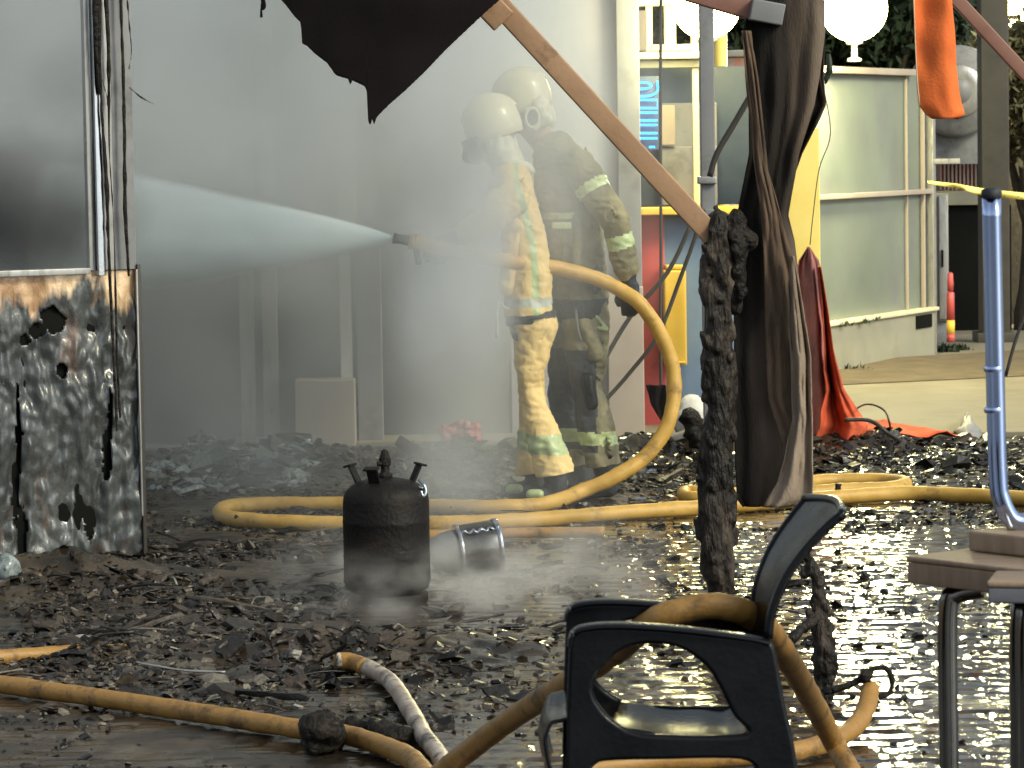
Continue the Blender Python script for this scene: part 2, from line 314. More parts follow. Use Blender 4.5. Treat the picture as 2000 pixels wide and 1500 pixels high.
def tube(pts, r, seg=10, sub=8, wob=0.0, flat=1.0, spline=True, wscale=6):
    """swept tube; r a number or list along pts"""
    path = catmull(pts, sub) if spline and len(pts) > 2 else [Vector(p) for p in pts]
    if len(path) == 2: path = [path[0].lerp(path[1], i / 6) for i in range(7)]
    n = len(path); V = []; F = []
    prev = None
    for i, p in enumerate(path):
        t = (path[min(i + 1, n - 1)] - path[max(i - 1, 0)]).normalized()
        if prev is None:
            a = t.cross(Vector((0, 0, 1)));
            if a.length < .1: a = t.cross(Vector((0, 1, 0)))
            prev = a.normalized()
        a = (prev - t * prev.dot(t)).normalized(); prev = a; b = t.cross(a)
        if hasattr(r, '__len__'):
            u = i / (n - 1) * (len(r) - 1); k = min(int(u), len(r) - 2); rr = r[k] + (r[k + 1] - r[k]) * (u - k)
        else: rr = r
        for k in range(seg):
            an = 2 * math.pi * k / seg
            q = p + a * math.cos(an) * rr + b * math.sin(an) * rr * flat
            if wob:
                q = q + (q - p).normalized() * wob * mn.noise(q * wscale * 3) + (q - p).normalized() * wob * .6 * mn.noise(q * wscale * 10)
            V.append(q)
        if i:
            for k in range(seg):
                F.append(((i - 1) * seg + k, (i - 1) * seg + (k + 1) % seg, i * seg + (k + 1) % seg, i * seg + k))
    F.append(tuple(range(seg))[::-1]); F.append(tuple((n - 1) * seg + k for k in range(seg)))
    return (V, F)
def merge(*ds):
    V = []; F = []
    for v, f in ds:
        o = len(V); V += list(v); F += [tuple(i + o for i in ff) for ff in f]
    return (V, F)
def lathe(profile, c, seg=40, axis='Z', wob=0):
    V = []; F = []
    for (r, h) in profile:
        for k in range(seg):
            a = 2 * math.pi * k / seg; x, y = r * math.cos(a), r * math.sin(a)
            v = Vector((x, y, h)) if axis == 'Z' else Vector((h, x, y))
            v = v + Vector(c)
            if wob: v = v + Vector((x, y, 0)).normalized() * wob * mn.noise(v * 7)
            V.append(v)
    n = len(profile)
    for i in range(n - 1):
        for k in range(seg): F.append((i * seg + k, i * seg + (k + 1) % seg, (i + 1) * seg + (k + 1) % seg, (i + 1) * seg + k))
    F.append(tuple(range(seg))[::-1]); F.append(tuple((n - 1) * seg + k for k in range(seg)))
    return (V, F)
def bake(me, mods):
    """apply modifiers to a mesh without operators"""
    o = bpy.data.objects.new('tmp', me); col.objects.link(o)
    for t, kw in mods:
        m = o.modifiers.new(t, t)
        for k, v in kw.items(): setattr(m, k, v)
    dg = bpy.context.evaluated_depsgraph_get(); dg.update()
    r = bpy.data.meshes.new_from_object(o.evaluated_get(dg)); bpy.data.objects.remove(o)
    return r
def blob(caps, voxel=.014, smooth=4, folds=0.0, fscale=7, fstretch=(1, 1, 1), cut=None, fine=0.0):
    """one continuous surface grown over tapered capsules (p0, r0, p1, r1)"""
    bm = bmesh.new()
    for p0, r0, p1, r1 in caps:
        p0 = Vector(p0); p1 = Vector(p1); d = p1 - p0; L = d.length
        for p, r in ((p0, r0), (p1, r1)):
            vs = bmesh.ops.create_icosphere(bm, subdivisions=2, radius=r)['verts']; bmesh.ops.translate(bm, vec=p, verts=vs)
        if L > 1e-4:
            vs = bmesh.ops.create_cone(bm, cap_ends=True, segments=14, radius1=r0, radius2=r1, depth=L)['verts']
            bmesh.ops.rotate(bm, cent=(0, 0, 0), matrix=d.to_track_quat('Z', 'Y').to_matrix(), verts=vs)
            bmesh.ops.translate(bm, vec=(p0 + p1) / 2, verts=vs)
    me = bpy.data.meshes.new('b'); bm.to_mesh(me); bm.free()
    me = bake(me, [('REMESH', dict(mode='VOXEL', voxel_size=voxel)), ('SMOOTH', dict(factor=.5, iterations=smooth))])
    if folds:
        me.update(); nv = len(me.vertices)
        for v in me.vertices:
            q = Vector((v.co.x * fstretch[0], v.co.y * fstretch[1], v.co.z * fstretch[2])) * fscale
            f = mn.noise(q) + .5 * mn.noise(q * 2.3 + Vector((3, 1, 2)))
            f = 1 - abs(f) * 2.2
            if fine:
                g_ = mn.noise(Vector((v.co.x * 16 + v.co.z * 14, v.co.y * 12, v.co.z * 30))); f += fine * (.6 - abs(g_) * 2.4)
            v.co += v.normal * folds * f
    if cut:
        bm = bmesh.new(); bm.from_mesh(me)
        bmesh.ops.bisect_plane(bm, geom=list(bm.verts) + list(bm.edges) + list(bm.faces), plane_co=cut[0], plane_no=cut[1], clear_inner=True)
        bmesh.ops.holes_fill(bm, edges=[e for e in bm.edges if e.is_boundary]); bm.to_mesh(me); bm.free()
    return me
def curve_plate(loops, depth, bevel, xf, seg=2):
    """solid plate from 2-D loops (first outer, rest holes); xf maps (u, v, w) to world"""
    cu = bpy.data.curves.new('c', 'CURVE'); cu.dimensions = '2D'; cu.fill_mode = 'BOTH'; cu.extrude = depth / 2 - bevel
    cu.bevel_depth = bevel; cu.bevel_resolution = seg; cu.offset = -bevel
    for lp in loops:
        s = cu.splines.new('POLY'); s.points.add(len(lp) - 1)
        for p, q in zip(s.points, lp): p.co = (q[0], q[1], 0, 1)
        s.use_cyclic_u = True
    o = bpy.data.objects.new('tmp', cu); col.objects.link(o)
    dg = bpy.context.evaluated_depsgraph_get(); dg.update()
    me = bpy.data.meshes.new_from_object(o.evaluated_get(dg)); bpy.data.objects.remove(o); bpy.data.curves.remove(cu)
    for v in me.vertices: v.co = xf(v.co.x, v.co.y, v.co.z)
    bm = bmesh.new(); bm.from_mesh(me); bmesh.ops.remove_doubles(bm, verts=bm.verts, dist=1e-5); bm.to_mesh(me); bm.free()
    return me
def smooth2d(lp, n=6):
    return [(p.x, p.y) for p in catmull([Vector((a, b, 0)) for a, b in lp], n, True)]
def interp(tab, t):
    if t <= tab[0][0]: return tab[0][1:]
    for a, b in zip(tab, tab[1:]):
        if t <= b[0]:
            k = (t - a[0]) / (b[0] - a[0] + 1e-9); return tuple(x + (y - x) * k for x, y in zip(a[1:], b[1:]))
    return tab[-1][1:]
def sheet(fn, nu, nv, thick=.004, keep=None):
    """cloth or sheet metal: fn(u,v)->world point, with real thickness"""
    V = [fn(i / nu, j / nv) for j in range(nv + 1) for i in range(nu + 1)]; F = []
    for j in range(nv):
        for i in range(nu):
            if keep is None or keep((i + .5) / nu, (j + .5) / nv): F.append((j * (nu + 1) + i, j * (nu + 1) + i + 1, (j + 1) * (nu + 1) + i + 1, (j + 1) * (nu + 1) + i))
    me = bpy.data.meshes.new('s'); me.from_pydata([tuple(v) for v in V], [], F); me.update()
    bm = bmesh.new(); bm.from_mesh(me); bmesh.ops.delete(bm, geom=[v for v in bm.verts if not v.link_faces], context='VERTS'); bm.to_mesh(me); bm.free()
    return bake(me, [('SOLIDIFY', dict(thickness=thick, offset=0))])
def rows_sheet(rows, Y, nu, nv, fold, thick=.005, keep=None, yfn=None):
    """hanging cloth given by rows (picture y, left x, right x)"""
    y0, y1 = rows[0][0], rows[-1][0]
    def fn(u, v):
        y = y0 + (y1 - y0) * v; xl, xr = interp(rows, y)
        dx = fold(u, v)
        YY = Y(u, v) if callable(Y) else Y
        return P(xl + (xr - xl) * u, y, YY) + Vector((0, dx, 0))
    return sheet(fn, nu, nv, thick, keep)

# ------------------------------------------------------------------ ground
def vnoise(x, y, s, seed=0):
    rs = np.random.RandomState(seed); T = rs.rand(256, 256)
    X = x * s; Y = y * s; xi = np.floor(X).astype(int); yi = np.floor(Y).astype(int); fx = X - xi; fy = Y - yi
    fx = fx * fx * (3 - 2 * fx); fy = fy * fy * (3 - 2 * fy)
    g = lambda a, b: T[a % 256, b % 256]
    return (g(xi, yi) * (1 - fx) + g(xi + 1, yi) * fx) * (1 - fy) + (g(xi, yi + 1) * (1 - fx) + g(xi + 1, yi + 1) * fx) * fy - .5
def heap(x, y):
    """mounds of rubble lying on the paving"""
    x = np.asarray(x, float); y = np.asarray(y, float)
    h = .07 * np.exp(-((x + 1.65) / .6) ** 2 - ((y - 12.1) / .35) ** 2)          # foot of the kiosk
    h += .13 * np.exp(-((x + 1.35) / .45) ** 2 - ((y - 16.2) / .55) ** 2)         # glass heap behind
    h += .05 * np.exp(-((x + .7) / 1.0) ** 2 - ((y - 10.4) / .35) ** 2)
    h += .11 * np.exp(-((x - .75) / .7) ** 2 - ((y - 16.5) / .4) ** 2)            # behind the curtain
    h += .08 * np.exp(-((x - 2.0) / .8) ** 2 - ((y - 16.6) / .35) ** 2)
    h += .06 * np.exp(-((x + .25) / .8) ** 2 - ((y - 16.6) / .5) ** 2)
    n = vnoise(x, y, 3.1, 5) + .6 * vnoise(x, y, 8, 6) + .35 * vnoise(x, y, 19, 8)
    return h * (1 + 1.5 * n)
def ground_h(x, y):
    X0, Y0 = x, y
    bw, bl = .105, .21
    x, y = x * .985 - y * .174 * .6, y + x * .10
    y = y + .014 * np.abs(((x / .105) % 2) - 1)
    row = np.floor(y / bw); fy = y / bw - row
    xs = x / bl + .5 * (row % 2) + .12 * np.sin(row * 12.9); cl = np.floor(xs); fx = xs - cl
    rs = np.random.RandomState(3); T = rs.rand(512, 512)
    k1 = T[(row.astype(int)) % 512, (cl.astype(int)) % 512]; k2 = T[(row.astype(int) + 77) % 512, (cl.astype(int) + 31) % 512]
    dj = np.minimum(np.minimum(fy, 1 - fy) * bw, np.minimum(fx, 1 - fx) * bl)
    joint = -np.clip(1 - dj / .009, 0, 1) * .007
    tilt = (k1 - .5) * (fy - .5) * .005 + (k2 - .5) * (fx - .5) * .007
    return joint + (k2 - .5) * .006 + tilt + .004 * vnoise(X0, Y0, 5, 1) + .003 * vnoise(X0, Y0, 24, 2) + heap(X0, Y0)
def ground_grid(x0, x1, y0, y1, step):
    nx = int((x1 - x0) / step) + 1; ny = int((y1 - y0) / step) + 1
    xs = np.linspace(x0, x1, nx); ys = np.linspace(y0, y1, ny); X, Y = np.meshgrid(xs, ys)
    Z = ground_h(X, Y)
    co = np.stack([X, Y, Z], -1).reshape(-1, 3).astype(np.float32)
    i = np.arange(nx - 1)[None, :] + np.arange(ny - 1)[:, None] * nx
    q = np.stack([i, i + 1, i + nx + 1, i + nx], -1).reshape(-1, 4).astype(np.int32)
    me = bpy.data.meshes.new('g'); me.vertices.add(len(co)); me.vertices.foreach_set('co', co.ravel())
    me.loops.add(q.size); me.loops.foreach_set('vertex_index', q.ravel()); me.polygons.add(len(q))
    me.polygons.foreach_set('loop_start', np.arange(0, q.size, 4, dtype=np.int32)); me.polygons.foreach_set('loop_total', np.full(len(q), 4, dtype=np.int32))
    me.update(calc_edges=True); me.validate(); return me
g = mk('paving', ground_grid(-3.0, 3.6, 7.6, 17.6, .0145), 'ground', origin=(0, 0, 0)); meta(g, kind='structure')
# everything beyond the modelled paving: one sheet to the horizon, a little lower
g2 = mk('ground', ([(-300, -100, -.03), (300, -100, -.03), (300, 400, -.03), (-300, 400, -.03)], [(0, 1, 2, 3)]), 'ground', smooth=False, origin=(0, 0, 0)); meta(g2, kind='structure')
pv = mk('pavement', BX((10.5, 33.6, .0), (24, 32, .05), None, .01), 'concrete', smooth=False, origin=(0, 0, 0)); meta(pv, kind='structure')

# ------------------------------------------------------------------ buildings and background
# burnt kiosk on the left: a corner of it, its side wall running off to the left
def kiosk():
    t = thing('burnt_kiosk', (-1.85, 12.7, 0), 'burnt out grey kiosk corner with peeling scorched sheet below and sooty open window above', 'kiosk')
    c0 = Vector((-1.476, 13.0, 0)); c1 = Vector((-3.1, 12.1, 0)); d = (c1 - c0).normalized(); nrm = Vector((-d.y, d.x, 0))
    if nrm.y > 0: nrm = -nrm
    L = (c1 - c0).length; rot = Matrix.Rotation(math.atan2(d.y, d.x), 3, 'Z')
    H = 1.125
    holes = [(.17, .84, .028, .05), (.20, .80, .02, .03), (.225, .77, .012, .02), (.155, .66, .012, .03), (.06, .5, .005, .10), (.068, .36, .010, .10),
             (.125, .18, .008, .07), (.105, .12, .010, .05), (.245, .45, .006, .16), (.25, .25, .007, .14), (.24, .1, .010, .12)]
    def keep(u, v):
        uu = u * L; z = 1 - v
        q = Vector((uu * 14, z * 14, 3)); jit = 1 + .9 * mn.noise(q) + .6 * mn.noise(q * 2.7)
        for (hu, hz, a, b) in holes:
            if ((uu - hu * 2.05) / (a * 2.0)) ** 2 + ((z - hz) / b) ** 2 < jit * .9: return False
        return z > .02 + .05 * mn.noise(Vector((uu * 9, 0, 7)))
    def fn(u, v):
        z = H * (1 - v); b = .026 * mn.noise(Vector((u * 11, v * 3, 1))) + .018 * mn.noise(Vector((u * 34, v * 8, 2))) + .011 * mn.noise(Vector((u * 75, v * 22, 5)))
        b *= min(1, v * 5)
        return c0 + d * (u * L) + Vector((0, 0, z)) + nrm * (.03 + b * 1.15)
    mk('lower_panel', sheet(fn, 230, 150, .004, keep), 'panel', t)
    def on(u, out, z0, z1, wd, dp, mat, name, parent=t, bev=.003):
        c = c0 + d * u + nrm * out
        return mk(name, BX((c.x, c.y, (z0 + z1) / 2), (wd, dp, z1 - z0), rot, bev), mat, parent)
    # inside of the kiosk
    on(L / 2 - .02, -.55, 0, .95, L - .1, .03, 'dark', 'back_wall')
    on(L / 2, .0, 0.03, H - .03, L - .06, .02, 'dark', 'hole_backing')  # near-black sheet added behind the holes to give the inside's darkness
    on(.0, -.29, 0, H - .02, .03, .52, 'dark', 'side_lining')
    # corner post with its flat cover plates
    on(.045, .02, H, 3.1, .088, .05, 'greypaint', 'corner_post')
    on(-.005, .045, .0, H + .02, .016, .022, 'darkmetal', 'edge_strip')
    on(.006, .056, .16, H, .008, .01, 'galv', 'edge_trim')
    on(.113, .03, H, 3.1, .042, .05, 'galv', 'cover_plate')
    on(.155, .045, H - .02, 3.1, .030, .05, 'chrome', 'window_post')
    on(.186, .03, H, 3.1, .02, .03, 'galv', 'window_frame')
    on(L / 2 + .1, .035, H - .012, H + .012, L - .2, .07, 'galv', 'sill')
    # melted cables hanging down the post
    def cable(u0, pts, r, mat='char'):
        return mk('hanging_cable', tube([c0 + d * (u0 + a) + nrm * .085 + Vector((0, 0, z)) for a, z in pts], r, 7, 6, .004, wscale=8), mat, t)
    cable(.145, [(.0, 2.6), (.005, 2.2), (.004, 1.95), (.0, 1.7), (-.012, 1.45), (-.014, 1.2), (-.02, .9), (-.028, .62), (-.03, .5)], [.012, .013, .006, .005, .008, .006, .005, .005, .003])
    cable(.158, [(.0, 2.6), (.0, 2.25), (.004, 2.05), (-.003, 1.8)], [.014, .018, .010, .003])
    cable(.112, [(.0, 2.6), (.004, 2.2), (.0, 1.95), (.006, 1.6), (-.004, 1.3), (-.004, .8), (-.012, .55)], [.009, .009, .006, .003, .003, .004, .004])
    cable(.055, [(.0, 2.6), (.002, 2.2), (-.002, 1.9), (.0, 1.6), (.004, 1.36), (-.004, 1.1)], [.006, .007, .006, .006, .008, .004])
    cable(.035, [(.0, 2.6), (-.006, 2.2), (-.01, 2.1), (-.018, 1.97), (-.006, 1.9)], [.003, .003, .002, .002, .0015])
    cable(.03, [(.0, 1.83), (-.05, 1.79), (-.1, 1.765)], [.003, .003, .002])
    cable(.14, [(.0, 1.86), (-.02, 1.78), (-.022, 1.7)], [.002, .002, .002])
    return t
kiosk()

# sooty booths seen through the smoke
def booth_row():
    t = thing('smoky_booth', (-1.1, 17.9, 0), 'sooty market booth dimly visible through the thick smoke behind the firefighters', 'booth')
    mk('back_wall', BX((-1.6, 18.05, 1.75), (4.6, .08, 3.5)), 'booth', t)
    mk('wall_post', pbox(669, -60, 686, 905, 17.7, .06), 'postwhite', t)
    mk('wall_post', pbox(518, -60, 527, 930, 17.75, .04), 'galv', t)
    mk('wall_post', pbox(474, -60, 481, 930, 17.8, .04), 'galv', t)
    mk('cross_rail', pbox(440, -58, 700, -30, 15.85, .05), 'galv', t)
    mk('side_panel', pbox(690, 460, 742, 905, 17.7, .06), 'greypaint', t)
    mk('counter_box', pbox(578, 742, 692, 880, 17.55, .25), 'beige', t)
    mk('upper_board', pbox(560, 90, 668, 225, 17.7, .05), 'lilac', t)
    mk('roof_beam', BX((-1.6, 17.9, 3.55), (4.7, .4, .12)), 'darkmetal', t)
    return t
booth_row()
def grey_booth():
    t = thing('grey_booth', (.35, 18.1, 0), 'pale lilac grey booth wall standing behind the second firefighter', 'booth')
    mk('wall', pbox(1000, -80, 1222, 858, 18.0, .12), 'lilac', t)
    mk('edge_post', pbox(1214, -80, 1246, 858, 17.93, .09), 'greypaint', t)
    mk('lower_board', pbox(1190, 560, 1256, 862, 17.86, .05), 'beige', t)
    return t
grey_booth()
def snack_kiosk():
    Y = 18.4
    t = thing('snack_kiosk', (.9, Y, 0), 'red and blue kiosk with yellow ledge and dark window holding a blue neon sign', 'kiosk')
    mk('red_panel', pbox(1246, 418, 1297, 862, Y, .08), 'red', t)
    mk('blue_panel', pbox(1297, 418, 1500, 862, Y + .01, .08), 'blue', t)
    mk('ledge', pbox(1236, 402, 1500, 421, Y - .12, .22), 'yellow', t)
    mk('window_back', pbox(1226, 128, 1500, 402, Y + .35, .05), 'darkblue', t)
    mk('interior_board', pbox(1290, 200, 1400, 400, Y + .26, .05), 'greypaint', t)
    mk('dark_counter', pbox(1290, 285, 1400, 402, Y + .15, .06), 'greypaint', t)
    mk('menu_board', pbox(1292, 205, 1318, 284, Y + .12, .03), 'beige', t)
    mk('window_post', pbox(1355, 128, 1364, 402, Y, .06), 'cream', t)
    mk('window_post', pbox(1228, 300, 1244, 402, Y, .06), 'whitewall', t)
    mk('lower_beam', pbox(1226, 100, 1372, 116, Y - .08, .16), 'cream', t)
    mk('lower_beam', pbox(1226, 116, 1372, 134, Y - .02, .12), 'whitewall', t)
    fr = mk('upper_window', pbox(1232, 20, 1262, 100, Y + .3, .05), 'lilac', t)
    for x0, x1 in ((1262, 1272), (1298, 1318), (1350, 1362)): mk('mullion', pbox(x0, -120, x1, 102, Y, .06), 'cream', t)
    mk('head_beam', pbox(1226, -4, 1372, 12, Y - .03, .08), 'cream', t)
    mk('roof', BX((.95, Y + .3, 3.2), (.95, 1.2, .1)), 'greypaint', t)
    mk('side_wall', pbox(1500, -120, 1506, 862, Y, .7), 'pinkwall', t)
    mk('sill_plate', pbox(1272, 86, 1350, 100, Y - .01, .05), 'cream', t)
    return t
snack_kiosk()
def neon():
    Y = 18.34
    t = thing('neon_sign', P(1260, 275, Y), 'glowing blue neon tube sign with curved and straight strokes in the kiosk window', 'neon sign')
    def st(pts, n=4): mk('tube', tube([P(x, y, Y) for x, y in pts], .0052, 8, n), 'neon', t)
    st([(1231, 162), (1262, 161), (1272, 167), (1262, 173), (1231, 174)])
    st([(1231, 188), (1268, 187), (1284, 178), (1284, 158)])
    def sq(y0, y1):
        mk('tube', tube([P(1233, y0, Y), P(1284, y0, Y), P(1284, y1, Y), P(1233, y1, Y)], .0052, 8, spline=False), 'neon', t)
    sq(195, 211)
    for y in (220, 235, 244, 260, 270): st([(1234, y), (1284, y)])
    st([(1268, 287), (1279, 287)])
    mk('backing_board', pbox(1229, 148, 1290, 294, Y + .03, .02), 'darkblue', t)
neon()
yb = thing('yellow_box', P(1320, 712, 18.3), 'yellow metal meter box fixed on the blue kiosk panel', 'box')
mk('cabinet', pbox(1299, 528, 1340, 714, 18.22, .18, .012), 'yellow', yb); mk('lid', pbox(1301, 518, 1336, 527, 18.24, .16, .008), 'yellow', yb)
mk('bottom_lip', pbox(1302, 706, 1338, 711, 18.2, .018), 'yellow', yb)

def mural():
    t = thing('pink_building', (2.0, 21.5, 0), 'pale pink and lilac painted building beyond the yellow post', 'building')
    mk('wall', pbox(1360, 110, 1560, 900, 21.5, .3), 'pinkwall', t)
    mk('gutter', pbox(1356, 96, 1562, 112, 21.42, .4), 'greypaint', t)
    mk('window', pbox(1454, 235, 1470, 325, 21.46, .06), 'chrome_bluerefl', t)
mural()
mk_y = mk('yellow_wall', pbox(1528, 250, 1600, 720, 20.6, .25), 'yellowbright'); meta(mk_y, 'bright lemon yellow wall slab between curtain and pale building', 'wall')

def pale_building():
    t = thing('pale_building', (2.9, 22.6, 0), 'pale green grey flat sided building with pipes and low white base wall', 'building')
    a = G(1592, 742); b = G(1815, 700); a.z = b.z = 0
    # the wall runs obliquely away to the right
    d = (b - a).normalized(); L = (b - a).length; rot = Matrix.Rotation(math.atan2(d.y, d.x), 3, 'Z'); nrm = Vector((d.y, -d.x, 0))
    def on(u0, u1, z0, z1, out, dp, mat, name, bev=.004):
        c = a + d * (u0 + u1) / 2 + nrm * out
        return mk(name, BX((c.x, c.y, (z0 + z1) / 2), (abs(u1 - u0), dp, z1 - z0), rot, bev), mat, t)
    on(-.6, L, 0, .36, -.1, .3, 'whitewall', 'base_wall')
    on(-.6, L - .01, .36, 2.05, -.16, .3, 'greenwall', 'wall')
    on(-.6, L, .35, .375, -.02, .20, 'cream', 'base_ledge')
    on(-.6, L - .02, 1.19, 1.225, .02, .04, 'beige', 'pipe')
    on(-.6, L - .35, 2.03, 2.075, .02, .07, 'beige', 'top_rail')
    on(L - .48, L - .47, .37, 2.05, .01, .02, 'beige', 'panel_seam')
    on(L - .16, L - .14, .37, 2.05, .015, .03, 'beige', 'panel_seam')
    on(L - .03, L + .03, .0, 1.85, .02, .06, 'galv', 'corner_pipe')
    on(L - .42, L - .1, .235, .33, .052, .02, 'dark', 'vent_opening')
    c = a + d * (L + .02); zz = 1.42
    mk('bracket_arm', BX((c.x + .11, c.y - .02, zz), (.22, .04, .04), None, .006), 'galv', t)
    return t, a, d, L, nrm
pb, PA, PD, PL, PN = pale_building()
def cabinet():
    Y = 24.6
    t = thing('meter_cabinet', P(1838, 640, Y), 'tall grey electrical cabinet on the corner of the pale building', 'cabinet')
    mk('body', pbox(1818, 378, 1852, 628, Y, .25), 'whitewall', t); mk('door', pbox(1835, 382, 1851, 624, Y - .02, .018), 'galv', t)
    mk('handle', pbox(1839, 488, 1843, 522, Y - .04, .018), 'dark', t); mk('plinth', pbox(1823, 628, 1850, 672, Y + .03, .2), 'greypaint', t)
cabinet()
def bollard():
    Y = 24.3; b = P(1857, 668, Y)
    t = thing('striped_post', b, 'short red and yellow banded post beside the grey cabinet', 'post')
    mk('lower_band', lathe([(.03, 0), (.03, .06)], b, 14), 'red', t); mk('yellow_band', lathe([(.03, .061), (.03, .16)], b, 14), 'yellow', t)
    mk('shaft', lathe([(.029, .161), (.029, .36), (.015, .37)], b, 14), 'red', t)
    mk('cap', lathe([(.022, .372), (.024, .43), (.02, .5), (.008, .51)], b, 14), 'red', t)
bollard()
def doorway():
    t = thing('dark_building', (4.0, 27.0, 0), 'dark fronted building with open black doorway at far right', 'building')
    Y = 27.0
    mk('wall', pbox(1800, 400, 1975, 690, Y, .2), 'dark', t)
    mk('lintel', pbox(1800, 372, 1925, 402, Y - .05, .3), 'whitewall', t)
    mk('side_wall', pbox(1968, 150, 2100, 655, Y + .8, .2), 'bark', t)
    mk('canopy', pbox(1790, 232, 1935, 300, Y - .3, .6), 'greypaint', t)
    mk('striped_panel', pbox(1835, 300, 1925, 372, Y + .02, .05), 'red', t)
    mk('roof_edge', pbox(1955, -40, 2100, 60, Y + 1.2, .1), 'cream', t)
    for k in range(12): mk('slat', pbox(1836 + k * 7.6, 302, 1839 + k * 7.6, 371, Y - .02, .02, .001), 'beige', t)
    for k in range(6): mk('louvre', pbox(1952, -30 + k * 10, 1990, -25 + k * 10, Y + 1.1, .04, .001), 'brownrail', t)
doorway()
def fan():
    c = P(1868, 178, 26.3)
    t = thing('drum_fan', (c.x, c.y, c.z - .3), 'large round grey ventilation drum above the dark doorway', 'fan')
    V = []
    def ring(prof, m, name):
        v, f = lathe([(r, h) for r, h in prof], (0, 0, 0), 40, 'X')
        v = [Vector((q.y, q.x, q.z)) + c for q in v]; mk(name, (v, f), m, t)
    ring([(.02, -.1), (.33, -.1), (.36, -.06), (.36, .3), (.02, .3)], 'greypaint', 'drum')
    ring([(.12, -.14), (.2, -.14), (.21, -.12), (.2, -.1), (.12, -.1)], 'galv', 'ring')
    ring([(.01, -.16), (.1, -.15), (.11, -.1), (.01, -.1)], 'greypaint', 'hub')
    mk('bracket', BX((c.x, c.y + .1, c.z - .45), (.4, .1, .25)), 'greypaint', t)
fan()
o = mk('purple_light', lathe([(.005, 0), (.02, .01), (.02, .035), (.005, .045)], P(1903, 302, 26.6), 12), 'neonpurple'); meta(o, 'tiny purple light glowing under the dark canopy', 'light')
o = mk('warm_bulb', lathe([(.005, 0), (.025, .02), (.025, .05), (.005, .07)], P(1968, 250, 27.2), 12), 'warmdot'); meta(o, 'small bare warm bulb glowing on the ivy wall at right edge', 'light')

# lamps: a globe on a post, copied to the three places that show one
def lamp(hp, g=1.0):
    t = thing('globe_lamp', (0, 0, 0), '', 'street lamp', 'globe lamps lighting the square')
    if hp > 1: mk('post', lathe([(.07, .0), (.06, .1), (.024, .14), (.022, hp), (.03, hp + .02)], (0, 0, 0), 16), 'greypaint', t)
    else: mk('stem', lathe([(.05, .0), (.045, .02), (.02, .03), (.02, hp), (.03, hp + .01)], (0, 0, 0), 16), 'greypaint', t)
    mk('collar', lathe([(.05, hp + .012), (.06, hp + .03), (.045, hp + .055)], (0, 0, 0), 20), 'greypaint', t)
    prof = [(.22 * g * math.sin(a), hp + .03 + .22 * g - .22 * g * math.cos(a)) for a in np.linspace(.2, math.pi - .02, 24)]
    mk('globe', lathe(prof, (0, 0, 0), 36), 'globe', t)
    return t
LAMPS = [(1668, 16, 22.0, 'bright round globe lamp standing on top of the pale building beside the torn curtain', 1.0),
         (1380, 10, 18.1, 'bright round globe lamp half hidden behind the grey upright', .84),
         (2000, 6, 28.0, 'bright globe lamp cut off by the right edge of the photo', 1.1)]
for px, py, Y, lab, gsc in LAMPS:
    c = P(px, py, Y); hp = .10 if Y == 22.0 else c.z - .22 * gsc - .03
    o = lamp(hp, gsc); o.location = (c.x, c.y, c.z - hp - .22 * gsc - .03); o['label'] = lab
    pl = bpy.data.lights.new('lamp_light', 'POINT'); pl.energy = 80 if px == 1380 else 380; pl.color = (1, .93, .48); pl.shadow_soft_size = .2
    lo = bpy.data.objects.new('lamp_light', pl); col.objects.link(lo); lo.location = c + Vector((0, -.24 * gsc - .22, -.05))

def post_obj(name, x0, x1, ytop, ybase_px, Y, mat, lab, cat, taper=1):
    a = P((x0 + x1) / 2, ybase_px, Y); tpt = P((x0 + x1) / 2, ytop, Y); r = (x1 - x0) / 2 / S(Y)
    a.z = 0
    t = thing(name, a, lab, cat)
    mk('shaft', tube([a, a.lerp(Vector((a.x, a.y, tpt.z)), .5), Vector((a.x, a.y, tpt.z))], r, 18, 3), mat, t)
    mk('base', lathe([(r * 2.1, 0), (r * 2.1, .03), (r * 1.3, .07), (r * 1.02, .12)], a, 18), mat, t)
    return t
post_obj('yellow_pole', 1403, 1428, 62, 800, 20.0, 'yellowbright', 'slim yellow painted pole rising under the half hidden globe lamp', 'pole')
def column():
    Y = 25.5; a = P(1942, 650, Y); a.z = 0
    t = thing('dark_column', a, 'square dark column standing behind the upturned chrome table leg', 'column')
    mk('shaft', BX((a.x, Y, 1.6), (.215, .215, 3.2), None, .012), 'darkmetal', t); mk('foot_plate', BX((a.x, Y, .06), (.3, .3, .08), None, .01), 'darkmetal', t)
column()

